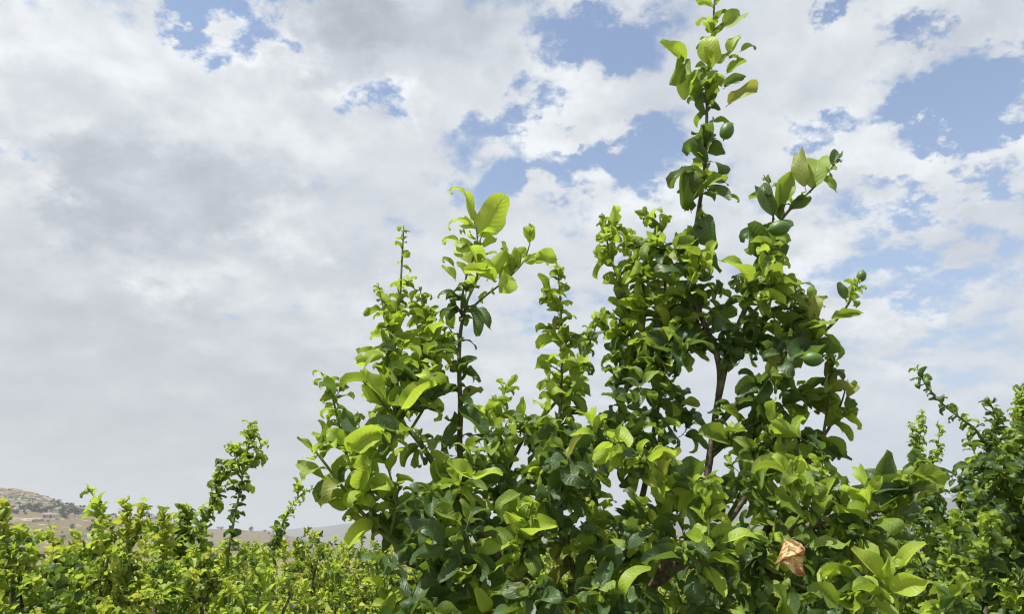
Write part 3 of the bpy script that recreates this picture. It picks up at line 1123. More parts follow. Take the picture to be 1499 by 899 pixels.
# the long shoots that stand up out of the crown
s_left = limb(.010, .003, (690, 820, 2.22), (640, 815, 2.17), (600, 810, 2.13), (545, 768, 2.10), (508, 722, 2.08), (478, 682, 2.07), (456, 654, 2.06), mat=GREEN_STEM)
s_curl = limb(.008, .0025, (600, 810, 2.13), (560, 770, 2.15), (527, 715, 2.16), (508, 668, 2.16), (494, 612, 2.16), (484, 572, 2.16), (470, 545, 2.15), mat=GREEN_STEM)
s_590 = limb(.011, .0022, (690, 820, 2.22), (672, 760, 2.22), (640, 690, 2.21), (608, 640, 2.2), (582, 612, 2.2), (573, 560, 2.2), (574, 500, 2.2), (584, 450, 2.2), (588, 390, 2.2), (591, 330, 2.2), mat=GREEN_STEM)
s_553 = limb(.004, .0015, (574, 540, 2.2), (572, 500, 2.19), (563, 460, 2.18), (554, 420, 2.18), mat=GREEN_STEM)
s_615 = limb(.005, .0016, (600, 632, 2.2), (626, 585, 2.22), (634, 530, 2.23), (628, 480, 2.24), (615, 425, 2.24), mat=GREEN_STEM)
s_675 = limb(.013, .005, (745, 840, 2.26), (715, 790, 2.24), (690, 735, 2.23), (674, 670, 2.23), (674, 600, 2.23), (672, 530, 2.23), (675, 480, 2.23), (684, 440, 2.23), mat=STEM)
s_675a = limb(.0045, .002, (677, 475, 2.23), (676, 440, 2.22), (684, 400, 2.21), (698, 360, 2.20), (697, 330, 2.20), mat=STEM)
s_675b = limb(.0045, .002, (684, 440, 2.23), (697, 410, 2.23), (703, 375, 2.23), (703, 350, 2.23), mat=GREEN_STEM)
s_675c = limb(.004, .002, (686, 455, 2.23), (712, 432, 2.22), (738, 412, 2.21), (765, 385, 2.2), (776, 356, 2.2), mat=STEM)
s_735 = limb(.009, .002, (730, 800, 2.66), (738, 740, 2.60), (738, 690, 2.55), (733, 640, 2.50), (722, 585, 2.48), mat=STEM)
s_785 = limb(.008, .002, (738, 700, 2.56), (765, 645, 2.54), (800, 605, 2.52), (835, 560, 2.50), (860, 510, 2.48), (880, 455, 2.46), mat=STEM)
s_820 = limb(.011, .002, (862, 895, 2.36), (838, 830, 2.32), (822, 760, 2.28), (816, 680, 2.27), (820, 600, 2.27), (823, 510, 2.27), (820, 440, 2.27), (817, 390, 2.27), mat=STEM)
s_885 = limb(.012, .0022, (868, 720, 2.52), (892, 650, 2.46), (915, 575, 2.42), (926, 510, 2.40), (920, 450, 2.38), (903, 405, 2.37), (890, 360, 2.36), (884, 318, 2.36), mat=STEM)
s_932 = limb(.008, .002, (915, 575, 2.42), (938, 520, 2.40), (942, 450, 2.38), (936, 390, 2.37), (926, 345, 2.36), mat=GREEN_STEM)
s_970 = limb(.012, .003, (905, 860, 2.45), (930, 770, 2.42), (948, 690, 2.40), (962, 600, 2.38), (972, 510, 2.36), (974, 430, 2.35), (971, 365, 2.34), (966, 318, 2.34), mat=STEM)
s_1220 = limb(.012, .002, (1052, 580, 2.31), (1068, 510, 2.29), (1092, 450, 2.27), (1112, 400, 2.25), (1128, 348, 2.24), (1155, 308, 2.23), (1190, 276, 2.22), (1222, 240, 2.21), mat=STEM)
s_1117 = limb(.0045, .0016, (1128, 348, 2.24), (1132, 315, 2.24), (1130, 280, 2.24), (1118, 256, 2.24), mat=STEM)
s_1145 = limb(.006, .002, (1085, 470, 2.28), (1110, 450, 2.22), (1128, 420, 2.18), (1140, 385, 2.16), mat=GREEN_STEM)
s_1258 = limb(.011, .0025, (1046, 630, 2.32), (1085, 585, 2.26), (1130, 540, 2.21), (1175, 508, 2.18), (1215, 478, 2.16), (1242, 445, 2.15), (1256, 412, 2.15), mat=STEM)
s_1155 = limb(.006, .0018, (1120, 550, 2.22), (1140, 500, 2.24), (1160, 460, 2.24), (1166, 430, 2.24), mat=GREEN_STEM)
s_1240 = limb(.011, .002, (1110, 795, 2.26), (1150, 730, 2.25), (1180, 680, 2.25), (1208, 636, 2.24), (1228, 600, 2.24), (1240, 562, 2.24), mat=STEM)
s_1215 = limb(.005, .0018, (1205, 640, 2.24), (1212, 590, 2.22), (1214, 545, 2.21), (1222, 512, 2.21), mat=STEM)
s_1185 = limb(.008, .002, (1040, 670, 2.33), (1080, 635, 2.30), (1130, 605, 2.27), (1172, 576, 2.25), mat=STEM)
s_1110 = limb(.009, .002, (1060, 770, 2.70), (1085, 720, 2.50), (1100, 660, 2.40), (1108, 610, 2.36), (1114, 570, 2.34), mat=GREEN_STEM)
s_1310 = limb(.012, .003, (1190, 770, 2.22), (1240, 765, 2.12), (1285, 745, 2.06), (1320, 715, 2.03), (1350, 705, 2.02), mat=STEM)
s_1300 = limb(.009, .0025, (1040, 815, 2.30), (1150, 850, 2.08), (1250, 890, 1.92), (1285, 865, 1.85), (1296, 835, 1.84), mat=GREEN_STEM)
s_1038 = limb(.007, .0018, (985, 800, 1.94), (1020, 830, 1.9), (1036, 800, 1.88), (1037, 750, 1.88), (1034, 698, 1.88), mat=GREEN_STEM)
s_770 = limb(.007, .002, (745, 840, 2.26), (755, 810, 2.05), (766, 780, 1.98), (780, 735, 1.96), mat=GREEN_STEM)
s_1205 = limb(.008, .002, (1110, 795, 2.26), (1150, 780, 2.1), (1178, 745, 2.05), (1196, 705, 2.04), (1208, 665, 2.04), mat=GREEN_STEM)
s_560 = limb(.007, .002, (640, 815, 2.17), (600, 870, 2.05), (570, 885, 2.0), (562, 850, 1.98), mat=GREEN_STEM)
s_545 = limb(.006, .0018, (582, 612, 2.2), (560, 590, 2.15), (545, 570, 2.13), (528, 545, 2.12), mat=GREEN_STEM)
s_505 = limb(.006, .0018, (545, 768, 2.10), (536, 700, 2.06), (530, 660, 2.05), (525, 620, 2.04), mat=GREEN_STEM)
s_560b = limb(.006, .0018, (570, 790, 2.12), (580, 740, 2.08), (572, 700, 2.07), (560, 660, 2.06), mat=GREEN_STEM)

T.full = .92
T.loose = True
L = T.leaves_on
L(main, .40, .52, 'mature', 1.2); L(main, .52, .66, 'mature', .9); L(main, .66, .80, 'mature', 1.25, .95); L(main, .78, .985, 'mid', 1.0, .95, .15); L(main, .80, .95, 'mature', .5, .85)
L(s_left, .45, .97, 'mid', .9, .95, .4); L(s_curl, .30, .62, 'mid', 1.0, .9, .5); L(s_curl, .62, 1.0, 'curl', 1.0)
L(s_590, .08, .55, 'mid', 1.1, 1, .3); L(s_590, .52, .72, 'fresh', .95, .9); L(s_590, .68, .80, 'curl', .8); L(s_590, .74, .99, 'curl', .34, .85, 0, True); L(s_590, .9, 1.0, 'bud', .8, 1.6)
L(s_553, .2, .85, 'curl', .35, .75, 0, True); L(s_553, .75, 1.0, 'bud', 1.3, 1.1)
L(s_615, .15, .9, 'fresh', .9, .85); L(s_615, .3, 1.0, 'curl', .9, 1.1)
L(s_675, .25, .88, 'dark', .62, .95); L(s_675, .93, 1.0, 'dark', 1.2, .8)
L(s_675a, .0, .35, 'dark', 1.0, .6); L(s_675b, .1, .9, 'fresh', .55, 1.0); L(s_675a, .45, 1.0, 'fresh', .5, .9); L(s_675c, .25, .8, 'fresh', .5, .95)
L(s_735, .2, .9, 'mid', 1.1, .9); L(s_735, .8, 1.0, 'curl', 1.0, 1.0)
L(s_785, .2, .75, 'mid', .8, .8, .3); L(s_785, .7, 1.0, 'curl', .9)
L(s_820, .15, .62, 'mature', 1.2, .95, .25); L(s_820, .58, .80, 'mid', 1.1, .95, .2); L(s_820, .76, 1.0, 'curl', .85, 1.15); L(s_820, .74, .92, 'fresh', .4, .7)
L(s_885, .2, .55, 'mature', .9, .9, .3); L(s_885, .45, .88, 'mid', 1.1, .9, .5); L(s_885, .82, .92, 'fresh', .6, .9); L(s_885, .88, 1.0, 'curl', .9, 1.05)
L(s_932, .1, .8, 'fresh', 1.1, .9); L(s_932, .5, 1.0, 'curlmid', .9, 1.0)
L(s_970, .3, .7, 'mature', 1.0, .95, .35); L(s_970, .6, .98, 'mid', 1.1, 1, .45); L(s_970, .85, 1.0, 'curlmid', .5)
L(s_1220, .12, .62, 'mature', .95, .95, .1); L(s_1220, .6, .82, 'mature', .55, .8); L(s_1220, .93, 1.0, 'curlmid', 1.0, .9)
L(s_1117, .2, 1.0, 'mature', .6, .7, .5)
L(s_1145, .1, .8, 'mature', .8, .85, .2); L(s_1145, .6, 1.0, 'curl', 1.2, 1.15)
L(s_1258, .12, .66, 'mature', .95, .95, .15); L(s_1258, .62, .84, 'mid', .9, 1.0); L(s_1258, .86, 1.0, 'curl', .7, 1.1)
L(s_1155, .1, .75, 'mid', 1.1, .8, .3); L(s_1155, .6, 1.0, 'curl', 1.0, .95)
L(s_1240, .15, .75, 'mature', .75, .85, .15); L(s_1240, .75, 1.0, 'mid', .8, .75)
L(s_1215, .1, .9, 'mature', .9, .75, .3); L(s_1215, .8, 1.0, 'curlmid', .7, .8)
L(s_1185, .15, 1.0, 'mature', .75, .9, .1)
L(s_1110, .3, .85, 'mid', 1.1, .9, .3); L(s_1110, .75, 1.0, 'curl', .8, 1.2)
L(s_1310, .2, .95, 'mature', .9, 1.0, .2); L(s_1310, .85, 1.0, 'fresh', .8, .7)
L(s_1300, .55, .9, 'fresh', .6, .9); L(s_1300, .9, 1.0, 'curl', .8)
L(s_1038, .25, .75, 'fresh', .8, .85); L(s_1038, .6, 1.0, 'curl', .6, 1.3)
L(s_770, .3, .8, 'fresh', .8, .85); L(s_770, .7, 1.0, 'curl', .9, 1.2)
L(s_1205, .25, .85, 'mid', 1.0, 1.0, .4); L(s_1205, .8, 1.0, 'curl', .7)
L(s_560, .5, 1.0, 'fresh', .9, .8)
L(s_545, .2, 1.0, 'fresh', .9, .95); L(s_505, .2, 1.0, 'fresh', .8, .9); L(s_560b, .15, 1.0, 'mid', 1.0, .9, .4)


# leaves one can single out: base, tip (bearing), width, face (+ towards the viewer, - its back), upward share
def hero(kind, sh, b, t, yb, yt=None, face=.8, up=.6, widen=1.0):
    p0, p1 = P(b[0], b[1], yb), P(t[0], t[1], yt if yt else yb)
    d = p1 - p0
    n = (EYE - p0).normalized() * face + ZUP * up
    M = frame(p0, d, n, d.length)
    M = M @ Matrix.Diagonal((1 + (widen - 1) * .55, 1, 1, 1))
    if sh == 'flat' and T.rng.random() < .5:
        sh = 'wavy'
    T.put_leaf(kind, sh, M)


H = hero
# the pale shoot head left of the middle
H('fresh', 'flat', (702, 354), (731, 281), 2.21, 2.19, -.9, .3, 1.0); H('fresh', 'wavy', (695, 327), (678, 281), 2.20, 2.19, -.6, .5, .8); H('fresh', 'hook', (683, 288), (664, 263), 2.19, 2.17, .4, .8, .8)
H('fresh', 'hook', (691, 331), (651, 307), 2.2, 2.18, .5, .8, .6); H('fresh', 'flat', (690, 392), (675, 343), 2.20, 2.22, .9, .2, 1.1); H('fresh', 'cup', (728, 412), (684, 396), 2.18, 2.10, .8, .5, 1.3)
H('fresh', 'cup', (712, 412), (745, 368), 2.20, 2.18, -.8, .4, 1.1); H('fresh', 'flat', (755, 410), (724, 410), 2.2, 2.1, .9, .5, 1.4); H('fresh', 'cup', (747, 396), (766, 360), 2.2, 2.2, -.8, .4, 1.1)
H('fresh', 'cup', (779, 379), (814, 385), 2.2, 2.18, .8, .3, 1.7); H('fresh', 'cup', (765, 383), (784, 376), 2.2, 2.18, .8, .3, 1.6); H('fresh', 'cup', (775, 357), (782, 328), 2.2, 2.18, .8, .2, 1.5)
H('fresh', 'tight', (775, 357), (776, 330), 2.2, 2.19, -.8, .2, 1.5); H('fresh', 'flat', (733, 352), (744, 370), 2.2, 2.2, .6, .6, .8); H('fresh', 'cup', (706, 362), (728, 352), 2.22, 2.2, .8, .3, 1.3)
H('fresh', 'cup', (668, 412), (646, 388), 2.2, 2.18, .8, .6, 1.0); H('mid', 'hook', (666, 392), (648, 368), 2.2, 2.18, .7, .5, .7); H('fresh', 'tight', (672, 356), (650, 342), 2.2, 2.2, .6, .7, 1.2); H('fresh', 'tight', (682, 345), (672, 331), 2.2, 2.2, .6, .7, 1.2)
H('mid', 'cup', (735, 420), (756, 388), 2.23, 2.21, .7, .5, 1.2); H('fresh', 'cup', (700, 400), (722, 392), 2.17, 2.1, .7, .5, 1.3)
for b, t in (((672, 438), (641, 423)), ((675, 440), (655, 428)), ((672, 455), (643, 459)), ((676, 455), (655, 463)), ((668, 446), (652, 452)), ((682, 430), (676, 412))):
    H('mature', 'tight', b, t, 2.22, 2.19, .5, .8, 1.25)
H('mature', 'cup', (690, 452), (704, 486), 2.22, 2.18, .9, .4, 1.1); H('mature', 'flat', (697, 448), (720, 476), 2.21, 2.17, .8, .4, .8); H('mature', 'tight', (700, 455), (714, 460), 2.22, 2.2, .5, .7, 1.2)
# the leader at the top of the picture
H('fresh', 'wavy', (1046, 12), (1022, -8), 2.26, 2.23, .6, .5, 1.0); H('mid', 'cup', (1046, 8), (1062, -6), 2.26, 2.24, .6, .5, 1.1); H('mid', 'hook', (1052, 42), (1102, 10), 2.25, 2.2, .9, .4, 1.0)
H('fresh', 'flat', (1042, 102), (1040, 46), 2.26, 2.22, .9, .3, 1.15); H('fresh', 'cup', (1006, 92), (968, 60), 2.26, 2.2, .8, .4, 1.0); H('mid', 'cup', (1004, 92), (974, 116), 2.26, 2.22, .9, .3, 1.1)
H('fresh', 'cup', (1014, 104), (994, 144), 2.26, 2.23, .9, .4, .9); H('mid', 'wavy', (1030, 98), (1022, 140), 2.26, 2.22, .8, .5, 1.0); H('aged', 'wavy', (1062, 156), (1110, 118), 2.26, 2.22, .8, .5, .8)
H('mid', 'hook', (1082, 76), (1110, 56), 2.26, 2.24, .6, .6, .9); H('fresh', 'wavy', (1066, 82), (1080, 40), 2.27, 2.25, .8, .4, .9); H('mature', 'cup', (1058, 130), (1092, 108), 2.27, 2.22, .7, .6, 1.1)
H('mid', 'cup', (1062, 108), (1094, 92), 2.29, 2.25, .8, .5, 1.1); H('mid', 'tight', (1066, 86), (1084, 78), 2.27, 2.24, .8, .5, 1.1)
H('mature', 'hook', (1034, 262), (981, 234), 2.28, 2.2, .6, .8, .9); H('mature', 'cup', (1012, 312), (996, 248), 2.29, 2.2, .9, .2, .9); H('mature', 'cup', (1034, 244), (1014, 198), 2.29, 2.24, .8, .3, 1.2)
H('mid', 'tight', (1032, 266), (1002, 284), 2.27, 2.2, .8, .6, 1.3); H('mid', 'tight', (1030, 280), (1060, 252), 2.27, 2.2, .8, .6, 1.2); H('mature', 'cup', (1034, 276), (1072, 290), 2.28, 2.22, .8, .5, 1.2)
H('mature', 'flat', (1027, 312), (1050, 354), 2.27, 2.2, .95, .3, 1.5); H('mid', 'tight', (1062, 290), (1084, 284), 2.27, 2.24, .7, .6, 1.2); H('mature', 'flat', (1012, 405), (968, 380), 2.27, 2.18, .8, .5, .9)
H('mature', 'cup', (1015, 380), (996, 332), 2.29, 2.24, .9, .3, 1.0)
# the shoot that leans right at the top
H('aged', 'wavy', (1180, 280), (1160, 208), 2.22, 2.19, .95, .2, .5); H('mid', 'flat', (1186, 282), (1210, 214), 2.22, 2.2, .9, .3, .95); H('mature', 'tight', (1218, 245), (1232, 212), 2.21, 2.2, .7, .5, 1.5)
H('mature', 'tight', (1222, 240), (1236, 232), 2.21, 2.2, .7, .5, 1.6); H('mid', 'wavy', (1202, 258), (1229, 276), 2.21, 2.18, .8, .6, 1.0); H('mature', 'hook', (1134, 322), (1110, 256), 2.23, 2.19, .7, .5, .7)
H('mid', 'cup', (1141, 320), (1146, 252), 2.23, 2.22, .8, .4, .7); H('mature', 'hook', (1120, 340), (1085, 335), 2.22, 2.16, .7, .7, 1.2); H('mature', 'cup', (1118, 380), (1100, 325), 2.22, 2.15, .8, .5, 1.2)
H('mature', 'cup', (1100, 420), (1140, 352), 2.22, 2.2, .8, .4, .8); H('fresh', 'wavy', (1050, 380), (1105, 402), 2.2, 2.14, .6, .9, 1.0); H('fresh', 'cup', (1030, 395), (1055, 355), 2.2, 2.16, .9, .4, .9)
H('mature', 'wavy', (1090, 418), (1140, 408), 2.21, 2.14, .8, .6, 1.2)
# the right-hand spray
H('aged', 'wavy', (1194, 476), (1190, 428), 2.16, 2.13, .95, .2, 1.0); H('mid', 'cup', (1214, 470), (1260, 458), 2.15, 2.1, .9, .5, 1.2); H('mid', 'flat', (1180, 482), (1222, 470), 2.13, 2.06, .7, .8, .9)
H('mature', 'cup', (1238, 440), (1226, 414), 2.15, 2.13, .8, .4, 1.2)
for b, t in (((1254, 424), (1240, 408)), ((1254, 426), (1244, 428)), ((1256, 424), (1268, 418)), ((1254, 420), (1250, 404))):
    H('fresh', 'tight', b, t, 2.15, 2.13, .7, .6, 1.5)
H('aged', 'flat', (1124, 556), (1140, 512), 2.2, 2.17, .95, .2, 1.1); H('mature', 'cup', (1207, 522), (1150, 518), 2.18, 2.1, .8, .7, .95); H('mature', 'cup', (1170, 510), (1178, 466), 2.18, 2.14, .8, .4, .9)
H('mature', 'flat', (1210, 560), (1222, 520), 2.22, 2.2, .8, .4, 1.0); H('aged', 'wavy', (1240, 585), (1252, 552), 2.24, 2.22, .9, .3, 1.1)
# broad leaves over the middle of the crown
H('mature', 'flat', (984, 722), (956, 652), 2.06, 2.02, -.95, .2, 1.05); H('mature', 'flat', (968, 728), (1030, 668), 2.04, 1.98, -.95, .2, 1.0)
H('fresh', 'cup', (592, 602), (638, 568), 2.12, 2.05, .8, .6, 1.4); H('fresh', 'cup', (566, 586), (520, 552), 2.12, 2.06, .9, .4, 1.1); H('mid', 'cup', (580, 550), (600, 520), 2.15, 2.1, .9, .4, 1.3)
H('mid', 'cup', (458, 660), (431, 646), 2.06, 2.03, .7, .7, 1.1); H('mid', 'flat', (479, 702), (433, 678), 2.07, 2.04, .8, .6, .7); H('mid', 'flat', (512, 748), (476, 724), 2.08, 2.05, .8, .6, .9)
H('fresh', 'cup', (510, 668), (548, 622), 2.05, 2.0, .8, .5, 1.0); H('fresh', 'flat', (505, 655), (488, 620), 2.07, 2.04, .9, .4, 1.3); H('fresh', 'cup', (525, 720), (540, 668), 2.05, 2.0, .9, .4, 1.1)
H('fresh', 'cup', (545, 715), (572, 700), 2.05, 2.0, .8, .6, 1.5); H('mid', 'cup', (575, 715), (602, 702), 2.06, 2.0, .8, .6, 1.0)
H('fresh', 'cup', (694, 702), (650, 690), 2.06, 2.0, .95, .4, 1.5); H('fresh', 'wavy', (690, 705), (730, 690), 2.06, 2.0, .7, .7, 1.1)
H('fresh', 'wavy', (760, 786), (696, 802), 1.97, 1.90, .8, .8, .95); H('fresh', 'cup', (764, 792), (814, 772), 1.97, 1.9, .7, .9, 1.0); H('fresh', 'cup', (764, 776), (745, 745), 1.97, 1.93, .9, .4, 1.1)
H('mid', 'hook', (732, 768), (764, 722), 2.0, 1.96, -.9, .3, 1.0); H('mid', 'hook', (765, 722), (722, 735), 2.0, 1.93, .5, .9, .8)
H('mature', 'flat', (912, 802), (956, 776), 1.93, 1.88, .7, .9, 1.3); H('mature', 'hook', (992, 792), (950, 745), 1.95, 1.9, -.6, .6, 1.1); H('fresh', 'hook', (958, 830), (896, 846), 1.9, 1.84, .7, .9, .7)
H('fresh', 'flat', (1050, 798), (1108, 780), 1.88, 1.80, .7, .8, .75); H('fresh', 'cup', (1000, 785), (1040, 805), 1.9, 1.84, .5, .9, .7)
H('fresh', 'curl', (1038, 735), (1024, 712), 1.88, 1.86, .7, .5, 1.2); H('fresh', 'curl', (1038, 720), (1062, 706), 1.88, 1.86, .7, .5, 1.2); H('fresh', 'wavy', (1038, 760), (1065, 750), 1.88, 1.85, .7, .7, 1.0)
H('fresh', 'cup', (950, 820), (945, 796), 1.9, 1.88, .9, .4, 1.4); H('mid', 'flat', (1180, 762), (1138, 720), 2.0, 1.92, .7, .7, .95); H('fresh', 'cup', (1198, 738), (1218, 698), 2.02, 1.98, .9, .4, 1.2)
H('mid', 'cup', (1190, 725), (1168, 684), 2.03, 2.0, .9, .4, 1.1); H('mid', 'flat', (1180, 802), (1242, 796), 1.95, 1.88, .8, .8, .75); H('mature', 'cup', (1292, 722), (1284, 656), 2.04, 2.0, .9, .4, 1.0)
H('mature', 'cup', (1332, 722), (1290, 715), 2.02, 1.96, .9, .5, 1.2); H('mature', 'cup', (1300, 742), (1328, 712), 2.03, 1.98, .9, .5, 1.2); H('mature', 'cup', (1260, 768), (1288, 790), 2.05, 2.0, .8, .6, 1.2)
H('aged', 'flat', (1338, 722), (1378, 706), 2.02, 1.96, .4, .9, 1.1)
# the bright leaves low on the right
H('fresh', 'cup', (1287, 850), (1252, 806), 1.84, 1.80, .9, .6, 1.2); H('fresh', 'cup', (1303, 872), (1354, 838), 1.84, 1.78, .9, .6, 1.5); H('fresh', 'cup', (1310, 838), (1352, 792), 1.85, 1.80, .8, .6, .9)
H('fresh', 'flat', (1298, 858), (1298, 820), 1.84, 1.8, .8, .6, 1.0); H('fresh', 'curl', (1305, 832), (1322, 806), 1.84, 1.82, .8, .5, 1.0); H('mid', 'cup', (1292, 882), (1262, 858), 1.85, 1.8, .7, .7, 1.1)
H('mid', 'flat', (1228, 895), (1198, 852), 1.86, 1.8, .8, .6, .9); H('fresh', 'wavy', (566, 870), (556, 858), 1.98, 1.95, .8, .6, 1.2); H('fresh', 'cup', (562, 900), (568, 862), 1.98, 1.94, .9, .5, 1.1)

# the crumpled dry leaf caught among the green ones
rc = random.Random(3)
out2 = [(1149, 792), (1160, 793), (1171, 798), (1177, 806), (1175, 815), (1173, 826), (1177, 841), (1168, 841), (1160, 836), (1154, 828), (1146, 824), (1137, 825), (1142, 815), (1146, 805)]
cxm = (1160, 815)
rings = []
for f in (1.12, .9, .6, .3):
    rings.append([(cxm[0] + (x - cxm[0]) * f, cxm[1] + (y - cxm[1]) * f, f) for x, y in out2])
DV, DF, DU = [], [], []
def dry_point(x, y, f):
    crease = -.010 * max(0.0, 1 - abs((y - 812) + .22 * (x - 1160)) / 5.0)          # a sharp fold right across
    crease2 = .007 * max(0.0, 1 - abs((x - 1158) - .45 * (y - 815)) / 5.0)
    q = P(x, y, 1.80 + crease + crease2 + rc.uniform(-.006, .006) + (.012 * (f - .5) if f > .9 and rc.random() < .6 else 0))
    return tuple(q - T.base)
for ring in rings:
    for x, y, f in ring:
        DV.append(dry_point(x, y, f))
        DU.append(((x - 1136) / 42, (y - 791) / 51))
DV.append(dry_point(1160, 813, 0))
DU.append((.55, .45))
n = len(out2)
for r in range(3):
    for i in range(n):
        DF.append((r * n + i, r * n + (i + 1) % n, (r + 1) * n + (i + 1) % n, (r + 1) * n + i))
for i in range(n):
    DF.append((3 * n + i, 3 * n + (i + 1) % n, 4 * n))
dl = link(bpy.data.objects.new('dry_leaf', mesh_from('dry_leaf', DV, DF, [DRY], smooth=False, uv=DU)), T.root)
so = dl.modifiers.new('thickness', 'SOLIDIFY')
so.thickness = .0006
dl['label'] = 'crumpled dry tan leaf'
T.stem(pts((1186, 796, 1.89), (1180, 800, 1.84), (1174, 805, 1.802)), .0012, .0009, 'twig', STEM, 4, 3, False)

# green lemons
lemon(T, P(1064, 191, 2.18), Vector((.35, -.1, .9)), .062)
lemon(T, P(1141, 334, 2.13), Vector((1, -.15, .12)), .066)
lemon(T, P(1261, 404, 2.14), Vector((.3, -.2, .9)), .038)
lemon(T, P(1190, 526, 2.06), Vector((1, -.3, -.2)), .056)

# the body of the crown: side twigs into the volume the tree fills
def inside(poly, x, y):
    r = False
    j = len(poly) - 1
    for i in range(len(poly)):
        (xi, yi), (xj, yj) = poly[i], poly[j]
        if (yi > y) != (yj > y) and x < (xj - xi) * (y - yi) / (yj - yi) + xi:
            r = not r
        j = i
    return r


def fill(poly, n, Y, dY, styles, tips, dens=1.0, sz=1.0, pale=0.0, mind=0.07, length=.22, T=T):
    rng = T.rng
    xs, ys = [q[0] for q in poly], [q[1] for q in poly]
    got = []
    tries = 0
    while len(got) < n and tries < n * 60:
        tries += 1
        x, y = rng.uniform(min(xs), max(xs)), rng.uniform(min(ys), max(ys))
        if not inside(poly, x, y):
            continue
        q = P(x, y, Y + rng.uniform(-dY, dY))
        if any((q - w).length < mind for w in got):
            continue
        got.append(q)
    got.sort(key=lambda q: (q - T.base - Vector((0, 0, 1.2))).length)
    for q in got:
        T.twig(q, pick(rng, styles), pick(rng, tips), length, dens, sz, pale)


T.inner = .25
T.full = .95
T.loose = False
NOTIP = (('', 1.0),)
MIX = (('mature', .66), ('mid', .18), ('fresh', .16))
TIPS = (('', .36), ('curl', .4), ('curlmid', .24))
fill([(560, 770), (640, 720), (700, 690), (780, 690), (850, 650), (930, 640), (1000, 690), (1080, 680), (1160, 690), (1250, 750), (1300, 800), (1300, 930), (560, 930)], 135, 2.38, .55, MIX, TIPS, 1.2, .84, .0)
fill([(580, 760), (700, 720), (850, 690), (1000, 700), (1150, 700), (1280, 760), (1290, 930), (590, 930)], 40, 1.99, .11, (('mature', .5), ('mid', .28), ('fresh', .22)), TIPS, 1.0, .85, .12, .09)
fill([(640, 640), (680, 600), (760, 600), (800, 640), (850, 620), (900, 570), (940, 520), (1000, 560), (1010, 680), (640, 720)], 27, 2.40, .28, (('mature', .6), ('mid', .3), ('fresh', .1)), TIPS, 1.0, .86, .1)
fill([(870, 480), (900, 440), (900, 380), (940, 360), (1000, 340), (1005, 470), (990, 540), (900, 560)], 12, 2.38, .14, (('mid', .6), ('fresh', .3), ('mature', .1)), (('curlmid', .5), ('', .3), ('curl', .2)), 1.0, .9, .2, .05, .15)
fill([(1000, 420), (1060, 400), (1120, 410), (1150, 460), (1180, 500), (1130, 560), (1060, 540), (1000, 520)], 7, 2.28, .18, (('mature', .85), ('mid', .15)), (('', .6), ('curlmid', .4)), 1.1, .95, 0, .05, .16)
fill([(1060, 640), (1120, 590), (1180, 610), (1230, 680), (1200, 720), (1080, 720)], 11, 2.30, .2, MIX, TIPS, 1.0, .95, .1, .06, .2)
fill([(480, 690), (520, 650), (560, 610), (620, 640), (650, 720), (600, 780), (550, 760)], 7, 2.13, .12, (('mid', .55), ('fresh', .35), ('mature', .1)), (('', .5), ('curl', .5)), .9, .9, .2, .06, .17)
fill([(545, 560), (590, 500), (640, 500), (650, 560), (600, 600)], 7, 2.2, .1, (('fresh', .6), ('mid', .4)), (('curl', .6), ('', .4)), .9, .85, .2, .05, .15)
fill([(1230, 720), (1330, 690), (1345, 760), (1300, 830), (1240, 800)], 9, 2.15, .2, MIX, TIPS, .9, .9, .1, .07, .2)
def flank(path, a, b, n, style, tip, reach, sz=.85):
    s = arclen(path)
    for k in range(n):
        p, t = at_len(path, s, s[-1] * (a + (b - a) * (k + T.rng.random()) / n))
        e = Vector((T.rng.gauss(0, 1), T.rng.gauss(0, .8), 0))
        e = (e - t * e.dot(t)).normalized()
        q = p + e * reach * T.rng.uniform(.5, 1.1) + t * reach * T.rng.uniform(.6, 1.4)
        T.twig(q, style, tip, reach * 1.1, 1.1, sz)


T.inner = 0.0
flank(s_590, .50, .80, 5, 'fresh', 'curl', 0.055, .75); flank(s_590, .25, .55, 5, 'fresh', 'curl', 0.055, .85); flank(s_820, .45, .85, 6, 'mid', 'curl', 0.06, .8)
flank(s_885, .45, .85, 6, 'mid', 'curl', 0.075, .85); flank(s_curl, .35, .85, 3, 'mid', 'curl', 0.04, .8); flank(s_615, .2, .8, 5, 'fresh', 'curl', 0.068, .75)
flank(s_785, .3, .95, 7, 'mid', 'curl', 0.081, .8); flank(s_735, .3, .95, 5, 'fresh', 'curl', 0.081, .8); flank(s_970, .5, .95, 6, 'mid', 'curlmid', 0.08, .9)
flank(s_932, .3, .95, 5, 'fresh', 'curl', 0.081, .85); flank(s_1240, .4, .9, 5, 'mid', 'curlmid', 0.068, .75); flank(s_1145, .2, .9, 5, 'mid', 'curl', 0.068, .8)
flank(s_1258, .2, .6, 2, 'mature', 'curlmid', 0.07, .85); flank(s_1220, .1, .5, 2, 'mature', 'curlmid', .07, .9); flank(s_1155, .2, .95, 5, 'mid', 'curl', 0.061, .8)
flank(s_left, .4, .9, 2, 'fresh', 'curl', 0.05, .8); flank(s_1185, .3, .95, 5, 'mid', 'curl', 0.081, .8); flank(s_1310, .3, .95, 4, 'mid', 'curl', 0.05, .85)
flank(main, .36, .50, 5, 'mid', 'curl', 0.121, .85)
fill([(1055, 580), (1110, 590), (1150, 640), (1120, 700), (1060, 690)], 8, 2.3, .12, (('mature', .7), ('mid', .3)), (('curlmid', 1.0),), .7, .9, .1, .07, .15)
fill([(900, 580), (980, 560), (992, 640), (965, 700), (890, 690)], 8, 2.42, .12, (('mature', .5), ('mid', .35), ('fresh', .15)), (('curlmid', .6), ('', .4)), .9, .9, .1, .05, .18)
